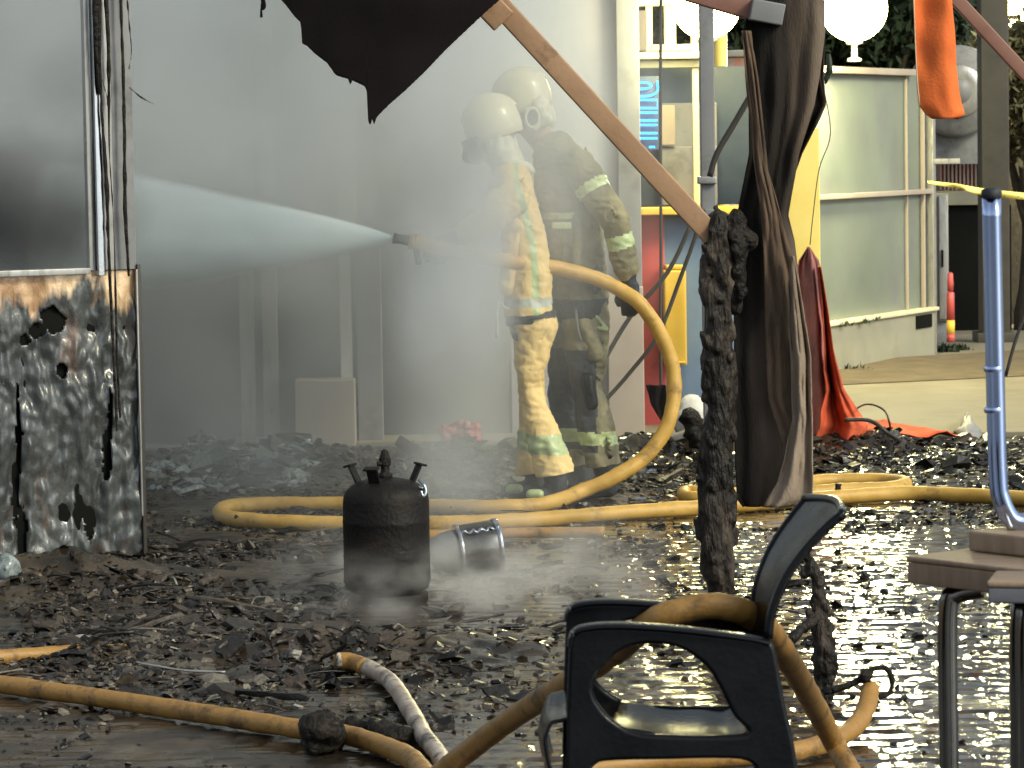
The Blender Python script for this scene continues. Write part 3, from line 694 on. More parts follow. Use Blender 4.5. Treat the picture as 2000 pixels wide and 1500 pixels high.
# foliage: many small leaves round a few limbs
def tree(name, base, H, crown, n, leafsz, lab, leafm='leaf', seed=1, cat='tree'):
    rr = random.Random(seed); base = Vector(base)
    t = thing(name, base, lab, cat)
    tr = [tube([base, base + Vector((.05, .02, H * .4)), base + Vector((-.03, 0, H * .62))], [.13, .1, .075], 10, 5, .02)]
    for k in range(6):
        a = rr.uniform(0, 6.28); e = Vector((math.cos(a) * crown[0] * .7, math.sin(a) * crown[1] * .7, rr.uniform(-.3, .5) * crown[2]))
        p0 = base + Vector((0, 0, H * rr.uniform(.35, .6))); tr.append(tube([p0, (p0 + base + Vector((0, 0, H)) + e) / 2 + Vector((0, 0, -.1)), base + Vector((0, 0, H)) + e], [.055, .03, .012], 7, 5, .01))
    mk('trunk', merge(*tr), 'bark', t)
    V = []; F = []; cl = []
    for k in range(46):
        while True:
            p = Vector((rr.uniform(-1, 1), rr.uniform(-1, 1), rr.uniform(-1, 1)))
            if p.length < 1: break
        cl.append((Vector((p.x * crown[0], p.y * crown[1], p.z * crown[2])) + base + Vector((0, 0, H)), rr.uniform(.18, .4) * min(crown)))
    for k in range(n):
        c, r = rr.choice(cl); p = c + Vector((rr.gauss(0, 1), rr.gauss(0, 1), rr.gauss(0, .8))) * r * .6
        u = Vector((rr.gauss(0, 1), rr.gauss(0, 1), rr.gauss(0, 1))).normalized(); v = u.orthogonal().normalized(); s = leafsz * rr.uniform(.6, 1.3)
        i = len(V); V += [p - u * s, p + v * s * .45, p + u * s, p - v * s * .45]; F.append((i, i + 1, i + 2, i + 3))
    mk('crown', (V, F), leafm, t, smooth=False)
    return t
def gb(px, Y): v = P(px, 500, Y); v.z = 0; return v
tree('leafy_tree', gb(1700, 31), 2.9, (1.3, 1.0, 1.0), 15000, .07, 'dark green leafy tree behind the bright globe lamp', seed=3)
tree('leafy_tree', gb(1520, 34), 3.4, (1.8, 1.0, 1.4), 9000, .08, 'dark green tree mostly hidden behind the hanging curtain', seed=4)
tree('leafy_tree', gb(1885, 33), 3.2, (1.2, .9, 1.2), 9000, .08, 'dark tree between the orange strip and the dark column', seed=5)
tree('shaggy_tree', gb(2010, 27.0), 2.0, (.45, .4, .62), 9000, .05, 'olive brown shaggy tree at the right edge under the lamp', 'ivy', seed=6)
# night city behind everything
for k, (x0, x1, yt, Y, lab) in enumerate(((-900, 1240, -700, 46, 'tall dark building closing the square behind the smoke'),
                                          (1180, 2700, -140, 60, 'distant dark building behind the trees and lamps'))):
    t = thing('background_building', gb((x0 + x1) / 2, Y), lab, 'building')
    mk('wall', pbox(x0, yt, x1, 560, Y, 1.0), 'darkmetal', t); mk('roof_edge', pbox(x0, yt - 8, x1, yt, Y - .1, 1.2), 'greypaint', t)

# weeds growing at the foot and on the ledge of the pale wall
def weed(px, py, n, h, lab, Y=None):
    c = G(px, py) if Y is None else P(px, py, Y); rr = random.Random(px)
    V = []; F = []
    for k in range(n):
        b = c + Vector((rr.gauss(0, h * .45), rr.gauss(0, .03), 0)); u = Vector((rr.gauss(0, .5), rr.gauss(0, .5), rr.uniform(.6, 1))).normalized() * h * rr.uniform(.4, 1)
        s = Vector((rr.uniform(-1, 1), rr.uniform(-1, 1), 0)).normalized() * h * .12; i = len(V)
        V += [b - s * .3, b + u * .5 - s, b + u, b + u * .5 + s]; F.append((i, i + 1, i + 2, i + 3))
    o = mk('weed', (V, F), 'leaf', smooth=False); meta(o, lab, 'weed', 'weeds along the pale wall')
for a in ((1663, 733, 60, .11, 'tall thin weed at the foot of the white base wall'), (1712, 722, 70, .06, 'low weed clump at the middle of the base wall foot'),
          (1762, 711, 40, .04, 'tiny weed near the vent end of the base wall foot'), (1836, 694, 200, .12, 'bushy weed clump below the grey cabinet'),
          (1872, 690, 180, .09, 'wide weed patch right of the red and yellow post')): weed(*a)
for a in ((1646, 638, 40, .06, 'leaf tuft at the left on the base wall ledge', 22.3), (1688, 632, 34, .05, 'middle leaf tuft on the base wall ledge', 22.6), (1708, 626, 30, .05, 'right leaf tuft on the base wall ledge', 22.8)): weed(*a)
sl = mk('soil_strip', ([(1.7, 21.0, .03), (4.6, 22.2, .03), (4.9, 24.6, .06), (1.9, 22.8, .06)], [(0, 1, 2, 3)]), 'kerb', smooth=False); meta(sl, kind='structure')

# ------------------------------------------------------------------ the burnt awning frame and its cloths
Yp = 11.6
def awning():
    base = G(1398, 1168)
    t = thing('burnt_awning_frame', (base.x, base.y, 0), 'charred awning post with long bronze diagonal arm rising to the left', 'awning frame')
    pts = [P(1412, 1180, Yp), P(1400, 1110, Yp), P(1396, 1000, Yp), P(1398, 880, Yp), P(1408, 800, Yp), P(1402, 700, Yp), P(1400, 600, Yp), P(1402, 520, Yp), P(1404, 440, Yp)]
    pts[0].z = .0
    cap = []
    rw = [.035, .062, .058, .055, .046, .048, .046, .042, .05]
    for a, b, r0, r1 in zip(pts, pts[1:], rw, rw[1:]): cap.append((a, r0, b, r1))
    rr = random.Random(4)
    for k in range(120):
        u = rr.random() * 7.99; i = int(u); p = pts[i].lerp(pts[i + 1], u - i); a = rr.uniform(0, 6.28); r = rw[i]
        q = p + Vector((math.cos(a) * r, math.sin(a) * r, rr.uniform(-.05, .05))); cap.append((q, rr.uniform(.006, .02), q + Vector((rr.gauss(0, .01), rr.gauss(0, .01), rr.uniform(.02, .09))), .006))
    mk('charred_post', blob(cap, .0075, 1, .008, 13, (1, 1, .28)), 'charpost', t)
    mk('foot', blob([(P(1385, 1108, Yp), .02, P(1345, 1100, Yp), .012), (P(1410, 1105, Yp), .03, P(1432, 1112, Yp), .012), (P(1362, 1100, Yp), .03, P(1425, 1108, Yp - .05), .03)], .009, 1, .008, 16), 'charpost', t)
    # clump where arm meets post
    cap = [(P(1400, 455, Yp), .035, P(1440, 425, Yp), .03), (P(1430, 440, Yp), .03, P(1460, 470, Yp), .035), (P(1392, 450, Yp), .028, P(1400, 600, Yp), .03), (P(1446, 470, Yp), .03, P(1438, 600, Yp), .022)]
    for k in range(30):
        q = P(rr.uniform(1388, 1452), rr.uniform(430, 600), Yp + rr.uniform(-.03, .03)); cap.append((q, .02, q + Vector((rr.gauss(0, .02), 0, -.04)), .008))
    mk('charred_joint', blob(cap, .008, 1, .008, 18, (1, 1, .5)), 'char', t)
    def bar(a, b, w, dp, mat, name):
        a = Vector(a); b = Vector(b); d = b - a; c = (a + b) / 2
        q = Matrix.Rotation(-math.atan2(d.z, d.x), 3, 'Y')
        return mk(name, BX(c, (d.length, dp, w), q, .006), mat, t)
    bar(P(925, -45, Yp), P(1392, 462, Yp), .074, .05, 'bronze', 'diagonal_arm')
    a = P(963, 20, Yp - .03); mk('bracket_plate', BX(a, (.11, .012, .095), Matrix.Rotation(.82, 3, 'Y'), .008), 'bronze', t)
    mk('bolt', lathe([(.004, 0), (.009, .001), (.009, .008), (.004, .012)], (0, 0, 0), 10), 'brass', t)
    bolt = t.children[-1]
    for v in bolt.data.vertices:
        q = Vector(v.co) + LOC[t]; v.co = (P(975, 32, Yp - .045) + Vector((q.x, -q.z, q.y))) - LOC[t]
    # top rail in short lengths and grey upright behind
    bar(P(1322, -25, Yp + .1), P(1480, 22, Yp + .1), .075, .05, 'brownrail', 'top_rail')
    bar(P(1466, 18, Yp + .05), P(1530, 30, Yp + .05), .075, .06, 'greypaint', 'rail_sleeve')
    return t
awning()
def grey_upright():
    Y = 13.4; a = P(1382, 900, Y); a.z = 0
    t = thing('grey_upright', (a.x, Y, 0), 'grey square metal upright just behind the charred post', 'post')
    mk('shaft', BX((P(1381, 200, Y).x, Y, 1.3), (.058, .058, 2.6), None, .005), 'greypaint', t)
    mk('base_plate', BX((P(1381, 200, Y).x, Y, .01), (.15, .15, .012), None, .003), 'greypaint', t)
    mk('clamp', BX((P(1381, 200, Y).x - .005, Y - .01, P(1375, 352, Y).z), (.075, .085, .03), None, .006), 'galv', t)
    mk('side_bracket', pbox(1376, 408, 1399, 440, Y - .06, .05), 'greypaint', t)
grey_upright()
def rod(pts, r, Y, lab, mat='darkmetal', g='bent metal rods behind the firefighters'):
    q = [P(x, y, Y if not isinstance(Y, tuple) else Y[0] + (Y[1] - Y[0]) * i / (len(pts) - 1)) for i, (x, y) in enumerate(pts)]
    return meta(mk('metal_rod', tube(q, r, 8, 5), mat), lab, 'rod', g)
rod([(1291, -40), (1290, 200), (1291, 500), (1290, 640), (1292, 820)], .008, 16.4, 'thin straight vertical rod in front of the red kiosk panel')
rod([(1352, 432), (1305, 530), (1230, 620), (1165, 730)], .011, 16.2, 'dark bent rod slanting left past the gloved hand')
rod([(1366, 440), (1330, 540), (1285, 655), (1230, 728), (1180, 785)], .010, 16.0, 'lower dark rod curving down to the rubble')
rod([(1470, 180), (1455, 205), (1432, 245), (1400, 300), (1386, 345)], .012, 13.2, 'dark strut rising from grey upright to the curtain')
o = mk('burnt_rag', rows_sheet([(752, 1262, 1300), (790, 1272, 1302), (830, 1296, 1312)], 16.1, 12, 12, lambda u, v: .02 * math.sin(9 * u + 5 * v), .004), 'blackcloth'); meta(o, 'small black burnt rag hanging beside the big hose loop', 'rag')
o = mk('thin_wire', tube([P(1607, 160, 14), P(1622, 260, 14), P(1600, 330, 14), P(1588, 420, 14), P(1582, 478, 14)], .0022, 6, 6), 'darkmetal'); meta(o, 'thin loose wire hanging down to the peaked plum cloth', 'wire')
o = mk('leaf_sprig', tube([P(1618, 105, 14.1), P(1620, 140, 14.1), P(1612, 165, 14.1)], [.003, .012, .004], 6, 5, .02), 'leaf'); meta(o, 'small dark sprig caught on the wire top', 'sprig')

# torn black canopy cloth hanging under the arm
def torn():
    prof = [(538, -70), (545, -5), (560, 12), (575, 32), (588, 45), (589, 84), (600, 90), (614, 104), (640, 124), (655, 146), (662, 149), (680, 154), (684, 166), (688, 157), (712, 168), (717, 180),
            (719, 240), (724, 244), (727, 232), (731, 244), (735, 230), (742, 222), (760, 204), (790, 178), (830, 140), (870, 98), (910, 60), (950, 22), (978, -2), (1000, -30)]
    x0, x1 = 538, 1000
    def fn(u, v):
        x = x0 + (x1 - x0) * u; yb = interp(prof, x)[0] + 1.5 * mn.noise(Vector((x * .3, 0, 0)))
        y = -75 + (yb + 75) * v
        Y = 11.35 - .10 * math.sin(u * 3.1) + .012 * math.sin(9 * (y + 75) / 315 + 3 * u) + .03 * mn.noise(Vector((x * .008, y * .008, 0))) + .10 * (1 - (y + 75) / 315)
        return P(x, y, Y)
    o = mk('torn_canopy', sheet(fn, 230, 40, .004), 'blackcloth'); meta(o, 'torn black canopy cloth hanging in a ragged point from the bronze arm', 'canopy cloth')
torn()
o = mk('rag_strip', tube([P(512, -30, 11.4), P(514, 10, 11.4), P(510, 20, 11.4), P(511, 34, 11.4)], [.010, .010, .003, .002], 8, 5, .006, .3), 'blackcloth'); meta(o, 'tiny black shred of cloth hanging at the top edge', 'rag')

# scorched curtain: a broad dark fall on the left and paler folds on the right
def fold(a, b, c=0.0):
    return lambda u, v: a * math.sin(u * b + .7 * v + c) * (.5 + .5 * min(1, v * 3)) + .3 * a * math.sin(u * b * 2.3 - 1.0 * v) + .015 * mn.noise(Vector((u * 6, v * 9, c)))
def curt_mat():
    m = M['curtain'].copy(); n = m.node_tree; b = [k for k in n.nodes if k.type == 'BSDF_PRINCIPLED'][0]
    tc = n.nodes.new('ShaderNodeTexCoord'); sp = n.nodes.new('ShaderNodeSeparateXYZ'); n.links.new(tc.outputs['Object'], sp.inputs[0])
    mp = n.nodes.new('ShaderNodeMapping'); mp.inputs['Scale'].default_value = (1, 1, .35); n.links.new(tc.outputs['Object'], mp.inputs[0])
    t_ = n.nodes.new('ShaderNodeTexNoise'); t_.inputs['Scale'].default_value = 5; t_.inputs['Detail'].default_value = 8; n.links.new(mp.outputs[0], t_.inputs[0])
    a = n.nodes.new('ShaderNodeMath'); a.operation = 'MULTIPLY_ADD'; n.links.new(t_.outputs[0], a.inputs[0]); a.inputs[1].default_value = .17; n.links.new(sp.outputs[0], a.inputs[2])
    r = n.nodes.new('ShaderNodeMapRange'); r.inputs['From Min'].default_value = -.10; r.inputs['From Max'].default_value = .22
    zz = n.nodes.new('ShaderNodeMapRange'); zz.inputs['From Min'].default_value = .55; zz.inputs['From Max'].default_value = 1.15; zz.inputs['To Max'].default_value = -.16; n.links.new(sp.outputs[2], zz.inputs[0])
    ad = n.nodes.new('ShaderNodeMath'); n.links.new(a.outputs[0], ad.inputs[0]); n.links.new(zz.outputs[0], ad.inputs[1]); n.links.new(ad.outputs[0], r.inputs[0])
    c = ramp(n, [(0, (.008, .007, .006)), (.28, (.026, .021, .018)), (.42, (.085, .062, .048)), (.6, (.14, .105, .08)), (.8, (.25, .195, .15)), (1, (.30, .24, .18))], r.outputs[0])
    n.links.new(c, b.inputs['Base Color']); return m
CURT = curt_mat()
t = thing('scorched_curtain', P(1510, 990, 11.7), 'long scorched brown and black curtain hanging beside the charred post', 'curtain')
mk('dark_fall', rows_sheet([(-60, 1480, 1606), (60, 1453, 1612), (150, 1458, 1600), (205, 1463, 1590), (300, 1464, 1560), (420, 1440, 1540), (470, 1436, 1552), (600, 1434, 1566), (800, 1434, 1580), (900, 1436, 1580), (975, 1440, 1540), (990, 1452, 1512)], 11.68, 60, 170, fold(.011, 12), .005), CURT, t)
mk('pale_fold', rows_sheet([(60, 1449, 1466), (150, 1456, 1480), (260, 1468, 1492), (330, 1474, 1500), (420, 1488, 1525), (520, 1492, 1552), (640, 1494, 1576), (780, 1500, 1585), (900, 1540, 1586), (990, 1552, 1586)], 11.62, 26, 150, fold(.007, 5, 2), .005), 'strip', t)
mk('front_fold', rows_sheet([(500, 1546, 1550), (560, 1540, 1562), (700, 1545, 1584), (820, 1548, 1586), (900, 1532, 1586), (945, 1518, 1587), (975, 1500, 1585), (990, 1493, 1560)], 11.56, 26, 90, fold(.02, 8, 1), .005), 'taupe', t)
o = mk('dark_side_cloth', rows_sheet([(-60, 1540, 1610), (60, 1560, 1612), (150, 1565, 1608), (205, 1566, 1614), (250, 1560, 1592), (300, 1540, 1566), (372, 1536, 1540)], 11.75, 24, 60, fold(.03, 6, 3), .005), 'curtain', t)
# plum to orange cloth of a collapsed parasol hanging behind
t = thing('collapsed_parasol_cloth', P(1600, 870, 16.9), 'peaked plum and orange cloth hanging to the ground behind the curtain', 'parasol cloth')
mk('plum_side', rows_sheet([(482, 1579, 1581), (510, 1560, 1600), (560, 1552, 1610), (640, 1550, 1620), (740, 1552, 1628), (800, 1560, 1636), (860, 1575, 1610)], 16.8, 40, 70, fold(.05, 8), .005), 'plum', t)
mk('orange_side', rows_sheet([(520, 1597, 1602), (600, 1604, 1616), (680, 1608, 1628), (722, 1606, 1640), (760, 1612, 1650), (800, 1600, 1676), (832, 1598, 1698), (862, 1585, 1690), (872, 1580, 1672)], 16.72, 36, 80, fold(.07, 9, 4), .005), 'orangeburnt', t)
# flat orange remains on the ground
def flatcloth(outline, n, lab, mat='orangeburnt', h=.05, name='fallen_cloth'):
    pts = [G(x, y) for x, y in outline]; c = sum(pts, Vector()) / len(pts); V = [c + Vector((0, 0, h))]; F = []
    rings = 6; ex = []
    for i in range(len(pts)):
        for k in range(n): ex.append(pts[i].lerp(pts[(i + 1) % len(pts)], k / n))
    N = len(ex)
    for r in range(1, rings + 1):
        for e in ex:
            q = c.lerp(e, r / rings); q.z = .03 + float(heap(q.x, q.y)) + h * (1 - r / rings) + .035 * mn.noise(q * 7) + .015 * mn.noise(q * 19); V.append(q)
    for k in range(N): F.append((0, 1 + k, 1 + (k + 1) % N))
    for r in range(rings - 1):
        for k in range(N):
            a = 1 + r * N + k; b = 1 + r * N + (k + 1) % N; F.append((a, a + N, b + N, b))
    me = bpy.data.meshes.new('f'); me.from_pydata([tuple(v) for v in V], [], F); me.update()
    o = mk(name, bake(me, [('SOLIDIFY', dict(thickness=.005))]), mat); return meta(o, lab, 'cloth')
flatcloth([(1590, 880), (1610, 852), (1680, 846), (1745, 848), (1800, 858), (1905, 868), (1850, 876), (1740, 880), (1650, 888)], 6, 'burnt orange cloth lying flat on the ground by the rubble edge', h=.08)
flatcloth([(1862, 862), (1880, 850), (1888, 824), (1902, 846), (1918, 864), (1890, 868)], 5, 'small grey peaked scrap of cloth on the pale pavement', 'greypaint', .10)
o = mk('bent_wire_hoop', tube([G(1660, 872), G(1662, 850) + Vector((0, 0, .1)), P(1690, 790, 16.6), P(1725, 800, 16.6), P(1738, 830, 16.6), G(1738, 862)], .005, 8, 8), 'darkmetal'); meta(o, 'thin bent wire hoop arching over the fallen orange cloth', 'wire')
o = mk('bent_pole', tube([P(1650, 820, 16.4), P(1700, 822, 16.4), P(1740, 850, 16.4), G(1788, 874)], .010, 8, 8), 'darkmetal'); meta(o, 'dark curved parasol rib lying across the orange cloth', 'rod')
# orange strip, rail, tape at upper right
t = thing('orange_banner', P(1830, 235, 12.4), 'bright orange cloth strip hanging from the top at right', 'banner')
mk('cloth', rows_sheet([(-60, 1782, 1853), (0, 1784, 1858), (60, 1787, 1864), (130, 1790, 1868), (180, 1793, 1874), (205, 1796, 1880), (222, 1808, 1886), (232, 1822, 1872)], 12.4, 26, 60, lambda u, v: .02 * math.sin(5 * u + 2 * v) + .01 * mn.noise(Vector((u * 3, v * 5, 1))), .003), 'orange', t)
mk('hem_thread', tube([P(1784, -20, 12.38), P(1790, 130, 12.38), P(1796, 206, 12.38)], .002, 5, 4), 'cream', t)
a = P(1850, -20, 12.9); b = P(2040, 185, 12.9); d = b - a
o = mk('brown_rail', BX((a + b) / 2, (d.length, .04, .052), Matrix.Rotation(-math.atan2(d.z, d.x), 3, 'Y'), .006), 'brownrail'); meta(o, 'brown metal rail slanting down past the dark column top', 'rail')
V = []; F = []
tp = catmull([P(1812, 356, 22), P(1870, 364, 22.2), P(1930, 376, 22.3), P(2050, 388, 22.5)], 10)
for i, p in enumerate(tp):
    h = .009 + .014 * min(1, i / 20); tw = .012 * math.sin(i * .5); V += [p + Vector((0, -tw, -h)), p + Vector((0, tw, h))]
    if i: F.append((2 * i - 2, 2 * i, 2 * i + 1, 2 * i - 1))
me = bpy.data.meshes.new('t'); me.from_pydata([tuple(v) for v in V], [], F); me.update()
o = mk('barrier_tape', bake(me, [('SOLIDIFY', dict(thickness=.002))]), 'tape'); meta(o, 'yellow barrier tape stretched from the pale building to the right', 'tape')
o = mk('dark_stick', tube([P(2012, 590, 9.5), P(1985, 660, 9.5), P(1964, 735, 9.5)], .005, 8, 4), 'darkmetal'); meta(o, 'thin dark stick leaning by the chrome leg at right edge', 'stick')
o = mk('white_sack', blob([(P(1352, 800, 17.0), .07, P(1350, 830, 17.0), .09)], .02, 3, .02, 8), 'whitebag'); meta(o, 'pale sack slumped by the blue kiosk base', 'sack')
o = mk('pale_board', BX(P(1335, 848, 16.4), (.13, .1, .03), Matrix.Rotation(-.3, 3, 'Y'), .004), 'galv'); meta(o, 'short pale board lying in rubble left of the charred post', 'board')
o = mk('burnt_lump', blob([(P(1345, 815, 16.2), .04, P(1362, 850, 16.2), .06)], .015, 2, .02, 12), 'char'); meta(o, 'round burnt lump left of the charred post', 'debris')
rw = random.Random(12)
o = mk('red_wrapper', blob([(P(rw.uniform(865, 935), rw.uniform(832, 856), 16.9 + rw.uniform(-.05, .05)), rw.uniform(.008, .025), P(rw.uniform(865, 935), rw.uniform(830, 858), 16.9 + rw.uniform(-.05, .05)), rw.uniform(.006, .02)) for k in range(16)], .009, 0, .018, 22), 'redtrash'); meta(o, 'crumpled red plastic lying far back in the smoke', 'wrapper')
# ------------------------------------------------------------------ gas cylinder, lying can
def gas():
    b = G(757, 1176); b.z = .0
    t = thing('gas_cylinder', b, 'upright scorched black gas cylinder standing in steam in the middle of the paving', 'gas cylinder')
    R_ = .150
    prof = [(.125, .012), (.128, .0), (.140, .002), (.143, .03), (.138, .036)]
    mk('foot_ring', lathe(prof, b, 40), 'steelblack', t)
    body = [(.04, .03), (.11, .032), (.142, .05), (R_, .08), (R_, .16), (R_ + .0015, .165), (R_, .17), (R_, .28), (R_ + .0015, .285), (R_, .29), (R_, .355), (.147, .375), (.137, .395), (.118, .412), (.09, .425), (.05, .434), (.02, .437)]
    mk('body', lathe(body, b, 48, wob=.003), 'steelblack', t)
    v = mk('valve', merge(lathe([(.026, .432), (.026, .45), (.016, .455), (.015, .475), (.02, .48), (.021, .5), (.016, .515), (.012, .53), (.006, .535)], b, 16),
                          tube([b + Vector((0, 0, .485)), b + Vector((-.016, -.012, .487)), b + Vector((-.026, -.016, .487))], .009, 8, 3)), 'char', t)
    for a, n in ((2.75, 0), (.45, 1), (-1.9, 2)):
        d = Vector((math.cos(a), math.sin(a) * .8, 0)); p = b + d * .095 + Vector((0, 0, .405))
        bm = bmesh.new(); yaw = Matrix.Rotation(a, 3, 'Z')
        box(bm, p + d * .018 + Vector((0, 0, .035)), (.008, .042, .085), yaw @ Matrix.Rotation(.45, 3, 'Y'), .002)
        box(bm, p + d * .040 + Vector((0, 0, .072)), (.03, .052, .008), yaw @ Matrix.Rotation(.3, 3, 'Y'), .002)
        mk('collar_stub', bm, 'steelblack', t)
    p = b + Vector((.105, -.09, .415))
    mk('bright_scrape', lathe([(.004, 0), (.014, .002), (.018, .006), (.010, .012)], b + Vector((.128, -.04, .398)), 12, wob=.006), 'chrome', t)
    o = mk('ring_hook', tube([b + Vector((.12, -.03, .43)), b + Vector((.135, -.05, .415)), b + Vector((.142, -.055, .39)), b + Vector((.132, -.06, .375)), b + Vector((.124, -.06, .395))], .006, 8, 5), 'chrome', t)
gas()
def lying():
    c = G(935, 1120); c.z = .095; Y = c.y
    t = thing('lying_canister', (c.x, c.y, 0), 'wet dark canister lying on its side with a bright dented edge behind the gas cylinder', 'canister')
    rot = Matrix.Rotation(.22, 3, 'Z') @ Matrix.Rotation(-.10, 3, 'Y')
    def L(prof, name, mat, wob=0.0, dz=0):
        v, f = lathe(prof, (0, 0, 0), 36, 'X', 0); v = [c + rot @ q + q.normalized() * wob * mn.noise(q * 30) for q in v]; return mk(name, (v, f), mat, t)
    L([(.03, -.085), (.085, -.075), (.094, -.06), (.094, .07), (.09, .08), (.03, .085)], 'drum', 'darkchrome', .006)
    L([(.095, -.082), (.1, -.08), (.1, -.07), (.095, -.068)], 'left_rim', 'chrome', .004)
    L([(.095, .062), (.1, .064), (.1, .078), (.095, .08)], 'right_rim', 'chrome', .004)
    L([(.02, -.19), (.05, -.175), (.07, -.14), (.08, -.1), (.08, -.086)], 'domed_end', 'greypaint', .004)
    V = [c + rot @ Vector((x, -.062 - .004 * math.sin(x * 300), .072 + .006 * math.sin(x * 190))) for x in np.linspace(-.075, .075, 24)]
    mk('dented_edge', tube(V, .006, 6, 1, .003, wscale=30), 'chrome', t)
lying()

# ------------------------------------------------------------------ hoses
def hose(pts, r, mat, lab, name='fire_hose', ends=None, grp=None):
    t = thing(name, Vector(pts[0]), lab, 'hose', grp)
    mk('hose_jacket', tube(pts, r, 14, 12, r * .10, wscale=5), mat, t); return t
def gz(x, y, r): return G(x, y, r + .004)
r = .033
F1Y = 14.6
main = [P(772, 466, 14.42), P(800, 470, 14.42), P(900, 494, 14.42), P(1000, 512, 14.52), P(1080, 522, 14.62), P(1130, 533, 14.66), P(1175, 548, 14.68), P(1215, 568, 14.68), P(1250, 594, 14.66), P(1290, 652, 14.66), P(1316, 730, 14.66),
        P(1308, 818, 14.62), P(1266, 886, 14.58), P(1200, 932, 14.52), P(1130, 962, 14.5), G(1065, 984, r), G(980, 990, r), G(880, 990, r), G(760, 986, r), G(600, 984, r), G(500, 985, r), G(447, 990, r), G(430, 1000, r), G(450, 1012, r),
        G(540, 1020, r), G(700, 1024, r), G(900, 1022, r), G(1060, 1014, r), G(1200, 1003, r), G(1360, 992, r), G(1480, 984, r), G(1600, 974, r), G(1760, 964, r), G(1900, 968, r), G(2060, 978, r)]
t = hose(main[1:], r, 'hose', 'long yellow fire hose running from the nozzle in a big loop to the ground')
hose([G(1180, 1040, .028), G(1060, 1040, .028), G(900, 1044, .028), G(800, 1046, .028)], .022, 'hosedirty', 'short faint stretch of dirty hose lying behind the canister')
hose([G(1372, 962, r), G(1338, 962, r), G(1344, 972, r), G(1400, 972, r), G(1500, 954, r), G(1600, 940, r), G(1700, 937, r), G(1755, 940, r), G(1768, 946, r), G(1740, 953, r), G(1650, 957, r), G(1560, 962, r)], .031, 'hose', 'flat coil of yellow hose lying right of the scorched curtain')
hose([P(800, 1562, 8.1), P(870, 1502, 8.1), P(1000, 1404, 7.7), P(1100, 1340, 7.2), P(1170, 1294, 6.9), P(1215, 1262, 6.7), P(1255, 1228, 6.56), P(1300, 1203, 6.51), P(1350, 1188, 6.505), P(1400, 1184, 6.505), P(1450, 1195, 6.53), P(1485, 1216, 6.62), P(1510, 1244, 6.8), P(1560, 1322, 7.3), P(1620, 1432, 8.0), G(1680, 1545, .028)],
     .027, 'hosedirty', 'brown yellow hose slung over the arms of the black chair')
hose([G(-60, 1322, r), G(0, 1336, r), G(200, 1364, r), G(400, 1394, r), G(560, 1420, r), G(680, 1436, r), G(760, 1462, r), G(810, 1488, r), G(850, 1540, r)], .027, 'hosedirty', 'dirty yellow hose crossing the bottom left corner of the ground')
hose([G(-60, 1292, r), G(0, 1284, r), G(100, 1276, r), G(180, 1273, r), G(248, 1272, r)], .023, 'hosedirty', 'short length of orange hose entering from the left edge and ending in rubble')
t = hose([G(655, 1290, .05), G(700, 1296, .04), G(760, 1330, .03), G(800, 1385, .03), G(830, 1440, .03), G(858, 1475, .03), G(866, 1510, .03), G(850, 1560, .03)], .0245, 'hosepale', 'scorched pale hose curving down to the bottom edge by the loop of cable')
mk('end_sleeve', tube([G(655, 1289, .05), G(690, 1293, .045), G(712, 1302, .04)], .0255, 12, 4, .004), 'hosedirty', t)
hose([G(1120, 1506, .03), G(1250, 1490, .03), G(1400, 1482, .03), G(1540, 1470, .03), G(1620, 1448, .03), G(1668, 1420, .035), G(1690, 1385, .06), P(1700, 1345, 8.95)], .0255, 'hosedirty', 'pinkish brown hose passing under the chair and ending at the black clamp')
o = mk('black_clamp', merge(tube([P(1700, 1342, 8.95), P(1690, 1325, 8.95), P(1702, 1308, 8.95), P(1728, 1304, 8.95), P(1742, 1325, 8.95), P(1738, 1352, 8.95), P(1716, 1362, 8.95)], .008, 8, 6, .003),
                            tube([P(1610, 1352, 8.95), P(1650, 1342, 8.95), P(1690, 1322, 8.95)], .010, 8, 5, .004), tube([P(1680, 1318, 8.95), P(1700, 1326, 8.95)], .022, 10, 4, .005)), 'char')
meta(o, 'burnt black clamp with open loop at the end of the pinkish hose', 'clamp')
o = mk('bent_cable', merge(tube([G(570, 1318), G(620, 1290, .02), P(672, 1262, 9.75), P(678, 1240, 9.75), P(690, 1224, 9.75), P(706, 1226, 9.75), P(722, 1238, 9.75)], .0065, 8, 8, .002)), 'char'); meta(o, 'bent black cable with a raised loop beside the scorched pale hose', 'cable')
o = mk('charred_lump', blob([(G(622, 1432, .06), .05, G(640, 1432, .05), .04), (G(605, 1440, .02), .03, G(650, 1445, .02), .03)], .01, 1, .02, 14), 'char'); meta(o, 'big round charred lump lying on the dirty yellow hose', 'debris')
o = mk('charred_slab', blob([(G(720, 1430, .015), .03, G(780, 1440, .02), .035), (G(690, 1418, .01), .02, G(740, 1425, .01), .02)], .009, 1, .016, 14), 'char'); meta(o, 'flat charred piece right of the round lump', 'debris')
